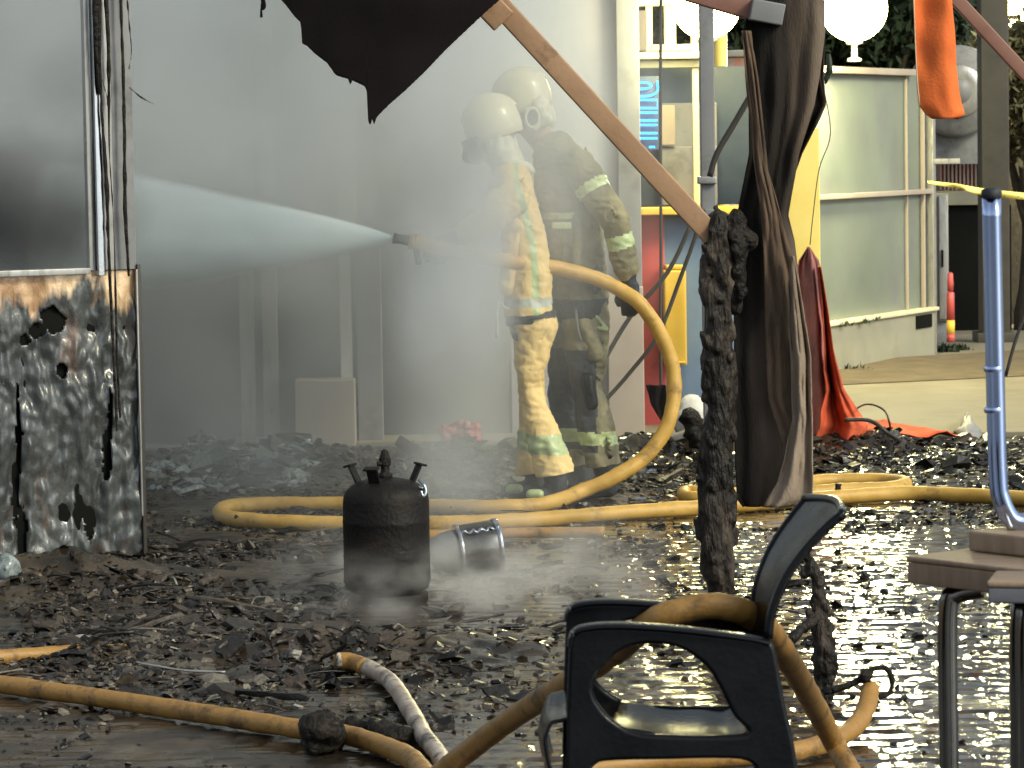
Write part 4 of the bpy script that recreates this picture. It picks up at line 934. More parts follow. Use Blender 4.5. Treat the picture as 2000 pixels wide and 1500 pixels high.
# burnt remnant hanging behind the chair back
cap = []
path = [P(1575, 1080, 9.4), P(1598, 1130, 9.4), P(1600, 1180, 9.4), P(1608, 1240, 9.4), P(1614, 1300, 9.4), P(1608, 1345, 9.4), P(1600, 1372, 9.4)]
for a, b, r0, r1 in zip(path, path[1:], [.010, .014, .018, .03, .032, .022], [.014, .018, .03, .032, .022, .012]): cap.append((a, r0, b, r1))
cap.append((P(1600, 1200, 9.4), .014, P(1550, 1245, 9.3), .014)); cap.append((P(1550, 1245, 9.3), .014, P(1540, 1262, 9.3), .008))
for k in range(26):
    i = rnd.randint(1, 5); q = path[i] + Vector((rnd.gauss(0, .02), rnd.gauss(0, .01), rnd.gauss(0, .02))); cap.append((q, .008, q + Vector((rnd.gauss(0, .015), 0, -rnd.uniform(.01, .05))), .003))
o = mk('charred_bracket', blob(cap, .0065, 1, .007, 20), 'charpost'); meta(o, 'twisted charred bracket standing behind the black chair back', 'debris')

# ------------------------------------------------------------------ plastic chair
def chair():
    Yn = 6.24; W = .33
    c = P(1330, 1400, Yn)
    t = thing('plastic_chair', (c.x, Yn + W / 2, 0), 'black moulded plastic armchair facing left in the foreground with a hose slung over it', 'chair')
    def uv(px, py): q = P(px, py, Yn); return (q.x, q.z)
    outer = [(1111, 1275), (1113, 1250), (1122, 1234), (1142, 1226), (1200, 1222), (1300, 1227), (1400, 1238), (1480, 1248), (1508, 1256), (1518, 1290), (1532, 1370), (1550, 1450), (1566, 1560), (1590, 1760), (1604, 1918),
             (1572, 1918), (1540, 1760), (1506, 1600), (1484, 1520), (1462, 1486), (1400, 1480), (1300, 1482), (1200, 1484), (1163, 1492), (1152, 1530), (1146, 1700), (1140, 1918), (1106, 1918), (1104, 1700), (1104, 1500), (1108, 1350)]
    hole = [(1180, 1300), (1212, 1270), (1262, 1256), (1325, 1264), (1375, 1296), (1405, 1340), (1432, 1395), (1460, 1424), (1448, 1434), (1380, 1436), (1300, 1434), (1240, 1428), (1195, 1404), (1170, 1376), (1158, 1350), (1163, 1322)]
    lo = smooth2d([uv(*p) for p in outer], 3); lh = smooth2d([uv(*p) for p in hole], 4)
    for k, yy in enumerate((Yn, Yn + W)):
        me = curve_plate([lo, lh], .026, .008, lambda u, v, w_: Vector((u, yy + w_, v)))
        mk('side_frame', me, 'plastic', t, smooth=False)
        arm = [P(x, y, Yn) + Vector((0, yy - Yn, .001)) for x, y in ((1113, 1262), (1118, 1240), (1140, 1227), (1200, 1222), (1300, 1227), (1400, 1238), (1470, 1248), (1502, 1256))]
        # wide flat arm rest: flattened sweep
        V = []; F = []; ap = catmull(arm, 6); n = 12
        for i, p in enumerate(ap):
            tn = (ap[min(i + 1, len(ap) - 1)] - ap[max(i - 1, 0)]).normalized(); up = Vector((0, 1, 0)).cross(tn).normalized()
            if up.z < 0 and abs(up.z) > abs(up.x): up = -up
            wd = .024 + .006 * math.sin(min(1, i / len(ap)) * 3.1)
            for k2 in range(n):
                a_ = 2 * math.pi * k2 / n; V.append(p + Vector((0, 1, 0)) * math.cos(a_) * wd + up * math.sin(a_) * .0065)
            if i:
                for k2 in range(n): F.append(((i - 1) * n + k2, (i - 1) * n + (k2 + 1) % n, i * n + (k2 + 1) % n, i * n + k2))
        mk('armrest', (V, F), 'plastic', t)
    y0, y1 = Yn + .005, Yn + W - .005
    # seat: dished, front edge rolled down
    sp = catmull([P(x, y, Yn) for x, y in ((1082, 1530), (1070, 1480), (1066, 1440), (1082, 1412), (1120, 1406), (1200, 1424), (1320, 1440), (1420, 1444), (1475, 1430))], 8)
    def fn(u, v):
        k = u * (len(sp) - 1); i = min(int(k), len(sp) - 2); p = sp[i].lerp(sp[i + 1], k - i)
        s = math.sin(v * math.pi); return Vector((p.x - .012 * s * (1 - u), y0 + (y1 - y0) * v, p.z - .014 * s * min(1, u * 3) + .002 * math.sin(u * 40)))
    mk('seat', sheet(fn, 60, 24, .007), 'plastic', t)
    bp = catmull([P(x, y, Yn) for x, y in ((1478, 1440), (1492, 1330), (1500, 1256), (1508, 1196), (1532, 1136), (1562, 1090), (1600, 1046), (1634, 1014), (1644, 1008))], 8)
    def fb(u, v):
        k = u * (len(bp) - 1); i = min(int(k), len(bp) - 2); p = bp[i].lerp(bp[i + 1], k - i); s = math.sin(v * math.pi)
        return Vector((p.x + .030 * s * (.3 + u * .5) - .04 * v * u * u, y0 + (y1 - y0) * v, p.z + .012 * s * max(0, u - .7) * 3))
    mk('backrest', sheet(fb, 56, 26, .008), 'plastic', t)
    for vv in (0, 1): mk('back_rim', tube([fb(k / 30, vv) for k in range(8, 31)], .009, 10, 1), 'plastic', t)
    # top rim across
    mk('top_rim', tube([fb(1, k / 12) for k in range(13)], .009, 10, 1), 'plastic', t)
    return t
chair()

# ------------------------------------------------------------------ tables at the right edge
E1 = Vector((.64, -.768, 0)); E2 = Vector((.768, .64, 0)); rotT = Matrix(((E1.x, E2.x, 0), (E1.y, E2.y, 0), (0, 0, 1)))
def slab(c0, a, b, z0, z1, mat, name, parent, bev=.006, e1=E1, e2=E2):
    rr = Matrix(((e1.x, e2.x, 0), (e1.y, e2.y, 0), (0, 0, 1)))
    c = Vector((c0[0], c0[1], 0)) + e1 * a / 2 + e2 * b / 2
    return mk(name, BX((c.x, c.y, (z0 + z1) / 2), (a, b, z1 - z0), rr, bev), mat, parent)
def table(c0, lab, top, legm, z=.73, a=.7, b=.7, e1=E1, e2=E2, th=.056):
    t = thing('cafe_table', (c0[0], c0[1], 0), lab, 'table')
    n = 4
    slab(c0, a, b, z - th, z - .012, top, 'tabletop', t, .004, e1, e2)
    slab((c0[0] - .002 * (e1.x + e2.x), c0[1] - .002 * (e1.y + e2.y)), a + .004, b + .004, z - .012, z, 'wood', 'top_board', t, .005, e1, e2)
    for i, (p, q) in enumerate(((.075, .04), (a - .05, .05), (.05, b - .05), (a - .05, b - .05))):
        u = Vector((c0[0], c0[1], 0)) + e1 * p + e2 * q
        mk('leg', tube([u + (e1 + e2) * .05 + Vector((0, 0, z - th - .008)), u + (e1 + e2) * .012 + Vector((0, 0, z - th - .02)), u + Vector((0, 0, z - th - .06)), u + Vector((0, 0, .35)), u + Vector((0, 0, .012))], .0205, 16, 8), legm, t)
        mk('leg_foot', lathe([(.015, 0), (.021, .003), (.021, .02), (.017, .024)], u, 14), 'glove', t)
    return t
c0 = P(1772, 1086, 6.80)
table((c0.x, c0.y), 'brown wooden table with dark tube legs carrying the upturned table', 'wood', 'darkchrome', z=c0.z)
zA = c0.z
c2 = P(1929, 1136, 6.40)
table((c2.x, c2.y), 'lower grey edged table in front, cut off by the right edge of the photo', 'grey_edge', 'darkchrome', z=c2.z, a=.5, b=.17, e1=Vector((.97, -.243, 0)), e2=Vector((.243, .97, 0)), th=.042)
def upturned():
    c = P(1892, 1084, 6.86)
    t = thing('upturned_table', (c.x, c.y, zA + .001), 'upturned table lying on the wooden one with its blue shining chrome leg upright', 'table')
    slab((c.x, c.y), .6, .6, zA + .001, zA + .043, 'wood', 'tabletop', t)
    zt = zA + .043
    for i, (p, q) in enumerate(((.05, .055), (.55, .05), (.05, .55), (.55, .55))):
        u = Vector((c.x, c.y, 0)) + E1 * p + E2 * q
        if i == 0: u = P(1944, 700, 6.86); u.z = 0
        dx = Vector((-.006, 0, 0))
        lp_ = [u + Vector((.075, .01, zt + .012)), u + Vector((.035, .005, zt + .02)), u + Vector((.012, 0, zt + .06)), u + Vector((.004, 0, zt + .12)), u + Vector((0, 0, zt + .3)), u + dx + Vector((0, 0, zt + .69))]
        v_, f_ = tube(lp_, .0195, 28, 10)
        # fluted section: a rounded tube with a groove down its face
        n_ = 28; pth = [sum((v_[k * n_ + j] for j in range(n_)), Vector()) / n_ for k in range(len(v_) // n_)]
        v_ = [pth[k // n_] + (q_ - pth[k // n_]) * (1 - .22 * max(0, math.cos(4 * math.pi * (k % n_) / n_ + .9)) ** 3) for k, q_ in enumerate(v_)]
        mk('leg', (v_, f_), 'chrome_bluerefl' if i == 0 else 'chrome', t)
        mk('mounting_tab', tube([u + Vector((.0, .0, zt + .10)), u + Vector((.02, 0, zt + .03)), u + Vector((.03, 0, zt + .004))], [.012, .014, .016], 12, 4, 0, .5), 'chrome', t)
        if i == 0:
            mk('end_cap', lathe([(.019, zt + .688), (.0215, zt + .69), (.0215, zt + .705), (.012, zt + .71)], u + dx, 18), 'glove', t)
            for zz in (.245, .33): mk('leg_clip', lathe([(.0197, zt + zz), (.021, zt + zz + .002), (.021, zt + zz + .010), (.0197, zt + zz + .012)], u + Vector((-.003, 0, 0)), 18), 'chrome_bluerefl', t)
upturned()

# ------------------------------------------------------------------ firefighters
def hand(c, d, up, n, r=1.0):
    """gloved hand: palm, four unequal curled fingers and a side thumb closing round something held; d = finger direction, n = palm normal"""
    d = d.normalized(); n = n.normalized(); s = d.cross(n).normalized(); caps = []
    for k in (-1, 0, 1): caps.append((c - d * .03 + s * k * .022, .018, c + d * .035 + s * k * .024, .017))
    for k, L in enumerate((.072, .082, .078, .062)):
        b = c + d * .04 + s * (k - 1.5) * .021
        k1 = b + d * L * .45 + n * L * .12; k2 = k1 + d * L * .12 + n * L * .42; k3 = k2 - d * L * .25 + n * L * .18
        caps += [(b, .0115, k1, .0105), (k1, .0105, k2, .0098), (k2, .0098, k3, .009)]
    tb = c - d * .01 - s * .034; t1 = tb + d * .03 - s * .022 + n * .016; t2 = t1 + d * .014 + s * .006 + n * .036
    caps += [(tb, .014, t1, .012), (t1, .012, t2, .010)]
    return caps
def limb(*ps):
    return [(ps[i][0], ps[i][1], ps[i + 1][0], ps[i + 1][1]) for i in range(len(ps) - 1)]
def person(Y, J, lab, suit, dark, tape_fn):
    f = lambda p: P(p[0], p[1], Y + (p[2] if len(p) > 2 else 0))
    feet = f(J['toe_n']); t = bpy.data.objects.new('person', None); col.objects.link(t)
    root = Vector((f(J['hip']).x, Y, 0)); t.location = root; LOC[t] = root; meta(t, lab, 'person')
    J = {k: ([f(p) for p in v] if isinstance(v, list) else f(v)) for k, v in J.items()}
    hd = J['head']
    # body: head with face, neck, trunk, arms, hands and legs in one surface
    fd = J['facedir'] = (Vector((-1, .0, -.28))).normalized()
    caps = [(hd, .088, hd + Vector((.015, 0, .02)), .092), (hd + fd * .05 + Vector((0, 0, -.055)), .055, hd + Vector((0, 0, -.05)), .07), (hd + fd * .098 + Vector((0, 0, -.005)), .010, hd + fd * .108 + Vector((0, 0, -.03)), .014),
            (hd + fd * .092 + Vector((0, .0, -.062)), .016, hd + fd * .092 + Vector((0, .0, -.05)), .015), (hd + fd * .08 + Vector((0, 0, -.088)), .024, hd + fd * .06 + Vector((0, 0, -.09)), .03),
            (hd + Vector((.01, -.088, -.01)), .016, hd + Vector((.01, -.088, -.035)), .012), (hd + Vector((.01, .088, -.01)), .016, hd + Vector((.01, .088, -.035)), .012),
            (hd + Vector((.01, 0, -.05)), .06, J['spine'][0], .065)]
    sp = J['spine']
    for s in (-1, 1):
        caps += limb(*[(p + Vector((0, s * .07, 0)), .075) for p in sp])
    for sd in ('n', 'f'):
        a = J['arm_' + sd]; caps += limb((a[0], .05), (a[1], .038), (a[2], .03)); l = J['leg_' + sd]; caps += limb((l[0], .06), (l[1], .034), (l[2], .034))
        hdir = (a[3] - a[2]).normalized(); caps += hand(a[3], hdir, None, Vector((0, 1 if sd == 'n' else -1, -.3)))
    mk('body', blob(caps, .0085, 2), 'skin', t)
    # jacket
    jc = []
    for s in (-1, 1):
        jc += limb(*[(p + Vector((0, s * .085, 0)), q) for p, q in zip(sp, J_R['spine'])])
    for sd in ('n', 'f'):
        a = J['arm_' + sd]; jc += [(sp[0] + Vector((0, (-.1 if sd == 'n' else .1), -.02)), .08, a[0], .075)] + limb((a[0], .078), (a[0].lerp(a[1], .5), .066), (a[1], .064), (a[1].lerp(a[2], .6), .056), (a[2], .052))
    if 'skirt' in J:
        jc += limb(*[(p, .05) for p in J['skirt']])
    me = blob(jc, .0085, 1, .014, 8, (1, 1, .45), None, .4)
    jk = mk('jacket', me, suit, t)
    tr = []
    for sd in ('n', 'f'):
        l = J['leg_' + sd]; tr += limb(*zip((l[0], l[0].lerp(l[1], .55), l[1], l[1].lerp(l[2], .45), l[2]), J_R['leg']))
    tr += [(J['leg_n'][0], .095, J['leg_f'][0], .095)]
    trs = mk('trousers', blob(tr, .0085, 1, .012, 8, (1, 1, .8), ((0, 0, J['leg_n'][2].z - .035), (-.15, 0, 1)), .45), suit, t)
    for ob, which in ((jk, 'j'), (trs, 't')):
        ob.data.materials.append(M['refl']); ob.data.materials.append(M[dark]); ob.data.materials.append(M['reflwhite'])
        for p in ob.data.polygons:
            q = Vector(p.center) + root; m = tape_fn(q, which, J)
            if m: p.material_index = m
    for sd in ('n', 'f'):
        l = J['leg_' + sd]; to = J['toe_' + sd]; an = l[2]; hl = Vector((an.x + .015, an.y, .045))
        mk('boot', blob([(an + Vector((0, 0, .02)), .058, hl, .045), (hl, .045, Vector((to.x, to.y, .042)), .040), (Vector((to.x, to.y, .035)), .038, hl, .04)], .009, 3), 'glove', t)
        mk('boot_trim', blob([(Vector((to.x - .006, to.y - .02, .05)), .026, Vector((to.x + .03, to.y - .03, .052)), .024)], .008, 1), 'refl', t)
        a = J['arm_' + sd]; hdir = (a[3] - a[2]).normalized()
        hc = hand(a[3], hdir, None, Vector((0, 1 if sd == 'n' else -1, -.3)))
        mk('glove', blob([(p0, r0 * 1.22, p1, r1 * 1.22) for p0, r0, p1, r1 in hc] + [(a[2], .038, a[3] - hdir * .02, .03)], .0075, 1, .003, 25), 'glove', t)
    # helmet: shell, brim, crest, visor, neck cape
    hc = hd + Vector((.012, 0, .03)); tilt = Matrix.Rotation(-.30, 3, 'Y')
    sh = [(.004, .150), (.04, .146), (.075, .130), (.103, .100), (.117, .06), (.121, .02), (.120, -.02), (.117, -.05), (.110, -.055), (.106, -.03)]
    v, fc = lathe(sh, (0, 0, 0), 40); mk('helmet', ([hc + tilt @ Vector((q.x * 1.06, q.y * .9, q.z * .96)) for q in v], fc), 'helmet', t)
    mk('helmet_crest', tube([hc + tilt @ Vector((x * 1.12, 0, z)) for x, z in ((-.110, .06), (-.085, .105), (-.03, .138), (.03, .138), (.085, .105), (.110, .06))], .010, 10, 6), 'helmet', t)
    V = []; F = []
    for i in range(9):
        for k in range(13):
            a = math.pi + (k - 6) * .17; q = Vector((math.cos(a) * (.152 - .006 * (i / 8)), math.sin(a) * .125, -.015 - i * .0125)); V.append(hc + tilt @ q)
    for i in range(8):
        for k in range(12): F.append((i * 13 + k, i * 13 + k + 1, (i + 1) * 13 + k + 1, (i + 1) * 13 + k))
    me = bpy.data.meshes.new('v'); me.from_pydata([tuple(q) for q in V], [], F); me.update()
    mk('visor', bake(me, [('SOLIDIFY', dict(thickness=.004))]), 'visor', t)
    mk('breathing_mask', blob([(hd + fd * .085 + Vector((0, 0, -.055)), .045, hd + fd * .098 + Vector((0, 0, -.07)), .036)], .008, 1), 'visor', t)
    return t, J, hd, hc, tilt
J_R = {}
# front firefighter, yellow suit, holding the nozzle
J_R['spine'] = [.080, .090, .092, .092, .098]; J_R['leg'] = [.088, .070, .050, .062, .084]
J1 = dict(head=(958, 262), hip=(1038, 625), spine=[(1000, 352), (1006, 400), (1022, 462), (1034, 535), (1030, 606)],
          arm_n=[(998, 388, -.17), (962, 420, -.26), (915, 452, -.25), (880, 478, -.24)], arm_f=[(1000, 392, .17), (940, 440, .12), (895, 470, -.08), (862, 480, -.14)],
          leg_n=[(1046, 636, -.085), (1030, 748, -.1), (1082, 922, -.11)], leg_f=[(1040, 636, .085), (1038, 756, .11), (1046, 925, .12)], toe_n=(1040, 972, -.12), toe_f=(1000, 966, .12), face=(930, 280))
def tape1(q, which, J):
    h = q.z
    if which == 'j':
        if abs(h - P(1050, 588, 14.7).z) < .022 and q.y < 14.9 : return 3
        c = P(1046, 0, 14.7).x
        edge = interp([(352, 1008), (400, 1024), (470, 1040), (520, 1044), (600, 1046)], 984 - (h / 1.58) * 700)[0]
        if q.y < 14.66 and abs(q.x - P(edge, 500, 14.6).x) < .016 and q.x > P(1004, 400, 14.6).x: return 1
        if h < P(1030, 618, 14.7).z + .012: return 2
    else:
        if abs(h - P(0, 880, 14.7).z) < .045: return 1
        if abs(h - P(0, 628, 14.7).z) < .016: return 2
    return 0
t1, JJ, hd, hc, tilt = person(14.7, J1, 'front firefighter in bright yellow suit and pale helmet aiming the water jet left', 'ffyellow', 'glove', tape1)
f = lambda x, y, d=0: P(x, y, 14.7 + d)
mk('neck_cape', blob([(f(975, 275, -.05), .055, f(990, 318, -.05), .052), (f(985, 280, .05), .055, f(1000, 320, .05), .052), (f(1000, 325, -.06), .036, f(1030, 328, -.08), .022), (f(1030, 328, -.08), .02, f(1044, 336, -.08), .010), (f(968, 272, -.06), .05, f(978, 300, -.06), .05)], .009, 2, .007, 16), 'neckcape', t1)
mk('sleeve_flap', blob([(f(975, 392, -.2), .055, f(954, 404, -.24), .032), (f(990, 400, -.18), .062, f(972, 434, -.24), .034), (f(1002, 440, -.15), .05, f(996, 500, -.16), .03), (f(996, 500, -.16), .03, f(990, 560, -.14), .035)], .009, 1, .012, 11), 'ffyellow', t1)
mk('hanging_strap', tube([f(1000, 606, -.12), f(985, 600, -.16), f(972, 592, -.17), f(971, 660, -.17)], [.006, .006, .007, .008], 8, 6), 'reflwhite', t1)
mk('belt_pouch', blob([(f(1008, 655, -.12), .022, f(1022, 662, -.12), .022)], .007, 1), 'glove', t1)
bc = f(1037, 620); mk('waist_belt', tube([bc + Vector((math.cos(a) * .104, math.sin(a) * .185, .006 * math.sin(3 * a) + .02 * math.cos(a))) for a in np.linspace(0, 6.283, 25)], .011, 8, 2, .004), 'glove', t1)
# second firefighter, suit colour darkened for soot and shade, behind
J_R['spine'] = [.100, .125, .128, .122, .122]; J_R['leg'] = [.105, .092, .066, .078, .074]
J2 = dict(head=(1018, 208), hip=(1135, 600), spine=[(1086, 302), (1100, 352), (1118, 425), (1126, 510), (1134, 590)],
          arm_n=[(1128, 318, -.19), (1196, 428, -.26), (1226, 525, -.24), (1230, 572, -.23)], arm_f=[(1088, 330, .17), (1062, 440, .14), (1110, 510, -.02), (1148, 538, -.12)],
          leg_n=[(1144, 610, -.085), (1146, 758, -.1), (1182, 920, -.11)], leg_f=[(1122, 610, .085), (1100, 760, .1), (1132, 920, .11)], toe_n=(1140, 966, -.12), toe_f=(1088, 962, .1), face=(980, 220))
def tape2(q, which, J):
    h = q.z
    if which == 'j':
        a = J['arm_n']
        if (q - a[0].lerp(a[1], .45)).length < .085 and abs((q - a[0].lerp(a[1], .45)).dot((a[1] - a[0]).normalized())) < .022: return 1
        if abs((q - a[1].lerp(a[2], .45)).dot((a[2] - a[1]).normalized())) < .03 and (q - a[1].lerp(a[2], .45)).length < .1: return 1
        if abs(h - P(0, 438, 14.9).z) < .016 and q.x < P(1118, 438, 14.9).x and q.y < 14.95: return 1
        if h < P(0, 600, 14.9).z: return 2
    else:
        if abs(h - P(0, 872, 14.9).z) < .03: return 1
        if P(0, 900, 14.9).z < h < P(0, 700, 14.9).z and q.x < P(1165, 800, 14.85).x: return 2
    return 0
t2, JJ2, hd2, hc2, tilt2 = person(14.95, J2, 'second firefighter in suit darkened by soot and shade holding the hose behind the one in yellow', 'ffdark', 'glove', tape2)
f = lambda x, y, d=0: P(x, y, 14.95 + d)
mk('neck_cape', blob([(f(1052, 205, -.075), .045, f(1062, 232, -.07), .042), (f(1058, 205, .05), .05, f(1066, 235, .05), .045), (f(1036, 220, -.09), .03, f(1040, 245, -.09), .03)], .009, 2, .006, 16), 'neckcape', t2)
v, fc = lathe([(.030, 0), (.034, .006), (.034, .014), (.027, .016), (.024, .008)], (0, 0, 0), 28)
cc = f(1040, 230, -.135)
mk('ear_rim', ([cc + Vector((q.x * 1.0, -q.z, q.y * 1.45)) for q in v], fc), 'neckcape', t2)
v, fc = lathe([(.004, .012), (.02, .011), (.027, .006), (.027, 0)], (0, 0, 0), 28)
mk('ear_cover', ([cc + Vector((q.x * 1.0, -q.z, q.y * 1.45)) for q in v], fc), 'greyrub', t2)
mk('knee_pad', blob([(f(1148, 740, -.165), .034, f(1156, 790, -.17), .03)], .007, 3), 'plastic', t2)
mk('cargo_pocket', blob([(f(1140, 630, -.165), .035, f(1162, 690, -.165), .04), (f(1172, 622, -.15), .012, f(1186, 640, -.15), .012)], .008, 2, .006, 14), 'ffdark', t2)
mk('pocket_flap', blob([(f(1165, 618, -.18), .008, f(1186, 642, -.18), .008), (f(1168, 640, -.185), .008, f(1184, 644, -.185), .008)], .005, 1), 'refl', t2)
mk('radio_pouch', blob([(f(1130, 445, -.2), .026, f(1122, 520, -.2), .024)], .008, 2, .004, 14), 'ffdark', t2)
mk('belt_buckle', pbox(1078, 434, 1116, 448, 14.72, .02), 'refl', t2)
mk('air_hose', tube([f(1110, 555, -.19), f(1122, 580, -.2), f(1128, 640, -.2), f(1135, 665, -.19)], .007, 8, 6), 'greyrub', t2)
# nozzle in the first firefighter's hands
a = P(768, 465, 14.42); b = P(812, 472, 14.42); d = (b - a).normalized()
t = thing('hose_nozzle', b, 'dark hose nozzle throwing the jet of water', 'nozzle')
mk('barrel', tube([a, a.lerp(b, .3), a.lerp(b, .7), b], [.024, .02, .024, .034], 16, 4, spline=False), 'visor', t)
mk('grip', tube([b + Vector((.0, 0, -.02)), b + Vector((.01, 0, -.1))], .014, 10, 4), 'visor', t)

# ------------------------------------------------------------------ rubble
def chips(n, region, dens, size, mat, name, lab, seed, flat=.3, lift=0.0):
    rr = np.random.RandomState(seed); r2 = random.Random(seed); V = []; F = []; k = 0; tries = 0
    while k < n and tries < 60:
        tries += 1
        xs = rr.uniform(region[0], region[1], n); ys = rr.uniform(region[2], region[3], n)
        ok = rr.rand(n) < dens(xs, ys); xs = xs[ok]; ys = ys[ok]; hs_ = heap(xs, ys)
        for x, y, h in zip(xs, ys, hs_):
            if k >= n: break
            k += 1
            s = size * math.exp(r2.gauss(0, .6)); m = r2.choice((4, 4, 5, 6)); el = r2.uniform(.35, 1)
            rot = Matrix.Rotation(r2.uniform(0, 6.28), 3, 'Z') @ Matrix.Rotation(r2.gauss(0, .45), 3, 'X') @ Matrix.Rotation(r2.gauss(0, .3), 3, 'Y')
            th = s * flat * r2.uniform(.4, 1.4); o = len(V); c = Vector((x, y, h + th * .4 + lift))
            for zz, sc in ((-.5, 1), (.5, r2.uniform(.6, .95))):
                for j in range(m):
                    a = 2 * math.pi * (j + r2.uniform(-.25, .25)) / m; q = r2.uniform(.7, 1.15)
                    V.append(c + rot @ Vector((math.cos(a) * s * q * sc, math.sin(a) * s * el * q * sc, zz * th)))
            F.append(tuple(range(o, o + m))[::-1]); F.append(tuple(range(o + m, o + 2 * m)))
            for j in range(m): F.append((o + j, o + (j + 1) % m, o + m + (j + 1) % m, o + m + j))
    ob = mk(name, (V, F), mat, smooth=False, origin=(0, 0, 0)); return meta(ob, lab, 'rubble', kind='stuff')
def clump(x, y, s=2.2, seed=11): return np.clip(vnoise(x, y, s, seed) * 2.4 + .5 + .8 * vnoise(x, y, s * 3, seed + 1), 0, 1)
chips(15000, (-2.4, .7, 9.0, 15.2), lambda x, y: clump(x, y) * np.clip(1.05 - (x + .6) * .9, .06, 1) * np.clip((y - 8.9) * .8, 0, 1), .0115, 'debris', 'charred_rubble', 'brown and black charred rubble strewn over the left of the paving', 21)
chips(2000, (-2.2, 2.6, 8.3, 12.5), lambda x, y: clump(x, y, 3.0, 31) ** 3, .008, 'debrisdark', 'cinders', 'small black cinders scattered over the wet paving', 22)
chips(11000, (-1.7, 3.2, 14.9, 17.5), lambda x, y: np.clip(.15 + np.exp(-((y - 16.5) / .55) ** 2), 0, 1) * np.clip(.4 + clump(x, y), 0, 1), .015, 'debrisdark', 'cinders', 'dark band of cinders and burnt scraps behind the firefighters and curtain', 23)
chips(4600, (.3, 3.2, 9.0, 15.4), lambda x, y: clump(x, y, 2.6, 41) ** 3 * np.clip(.25 + (y - 10) * .25, .1, 1), .009, 'debrisdark', 'cinders', 'thin scatter of cinders on the wet paving at right', 26)
chips(1500, (-1.75, -1.0, 15.2, 16.8), lambda x, y: np.exp(-((x + 1.33) / .3) ** 2 - ((y - 16.0) / .45) ** 2), .026, 'glassbits', 'broken_glass', 'pale heap of broken glass behind the kiosk corner', 24, .25, .01)
chips(160, (-2.3, .6, 9.2, 14), lambda x, y: clump(x, y, 3, 51), .024, 'debris', 'charred_rubble', 'larger charred fragments among the rubble at left', 25, .3)
rs = random.Random(9)
V = []
for k in range(260):
    x = rs.uniform(-2.2, .3); y = rs.uniform(9.2, 14.5)
    if rs.random() > float(clump(np.array([x]), np.array([y]))[0]): continue
    a = rs.uniform(0, 3.14); L = rs.uniform(.03, .12); z = float(heap(x, y)) + .012
    p = Vector((x, y, z)); d = Vector((math.cos(a), math.sin(a), rs.gauss(0, .15))) * L
    V.append(tube([p - d, p + Vector((rs.gauss(0, .01), 0, .012)), p + d], rs.uniform(.002, .005), 5, 3))
for k in range(46):
    x = rs.uniform(-2.2, .9); y = rs.uniform(9.4, 14.6) if k % 3 else rs.uniform(15.3, 17.0); a = rs.gauss(.2, .7); L = rs.uniform(.10, .34); wd = rs.uniform(.012, .035)
    bm = bmesh.new(); box(bm, (x, y, float(heap(x, y)) + .02), (L, wd, rs.uniform(.006, .018)), Matrix.Rotation(a, 3, 'Z') @ Matrix.Rotation(rs.gauss(0, .10), 3, 'Y'), .002)
    bmesh.ops.subdivide_edges(bm, edges=[e for e in bm.edges if e.calc_length() > L * .5], cuts=7)
    for v_ in bm.verts: v_.co += Vector((mn.noise(v_.co * 31), mn.noise(v_.co * 37), mn.noise(v_.co * 41))) * .009
    bm.verts.ensure_lookup_table(); V.append(([v_.co.copy() for v_ in bm.verts], [tuple(q_.index for q_ in f_.verts) for f_ in bm.faces])); bm.free()
o = mk('burnt_splinters', merge(*V), 'debris', origin=(0, 0, 0)); meta(o, 'burnt sticks and splinters lying in the rubble', 'splinters', kind='stuff')
o = mk('curved_strip', tube([G(250, 1290, .02), G(300, 1300, .025), G(370, 1310, .02), G(440, 1312, .02)], .006, 8, 6, .002, .5), 'galv'); meta(o, 'thin curved grey strip lying in the rubble near the orange hose end', 'strip')
o = mk('white_stone', blob([(G(18, 1135, .03), .035, G(28, 1128, .035), .03), (G(22, 1130, .05), .04, G(14, 1110, .09), .05)], .01, 2, .012, 12), 'glassbits'); meta(o, 'pale crusted lump at the foot of the kiosk sheet', 'debris')
o = mk('stub', tube([G(1636, 985), G(1636, 985) + Vector((0, 0, .05)), G(1637, 985) + Vector((.002, 0, .09))], [.024, .018, .016], 10, 5, .008), 'char'); meta(o, 'short charred stub standing by the flat hose coil', 'debris')

# ------------------------------------------------------------------ water and smoke
def vol(name, density_builder, colr, aniso=0.0, emit=None, abs_col=None):
    m, n, out = nodes(name); pv_ = n.nodes.new('ShaderNodeVolumePrincipled'); n.links.new(pv_.outputs[0], out.inputs['Volume'])
    pv_.inputs['Color'].default_value = (*colr, 1); pv_.inputs['Anisotropy'].default_value = aniso
    if abs_col: pv_.inputs['Absorption Color'].default_value = (*abs_col, 1)
    tc = n.nodes.new('ShaderNodeTexCoord'); n.links.new(density_builder(n, tc.outputs['Object']), pv_.inputs['Density']); return m
def nmath(n, op, a, b=None, clamp=False):
    m = n.nodes.new('ShaderNodeMath'); m.operation = op; m.use_clamp = clamp
    for i, v in enumerate((a, b)):
        if v is None: continue
        if isinstance(v, (int, float)): m.inputs[i].default_value = v
        else: n.links.new(v, m.inputs[i])
    return m.outputs[0]
def nmap(n, v, a, b, c, d, smooth=True):
    m = n.nodes.new('ShaderNodeMapRange'); m.interpolation_type = 'SMOOTHSTEP' if smooth else 'LINEAR'
    for nm, q in (('From Min', a), ('From Max', b), ('To Min', c), ('To Max', d)): m.inputs[nm].default_value = q
    n.links.new(v, m.inputs['Value']); return m.outputs['Result']
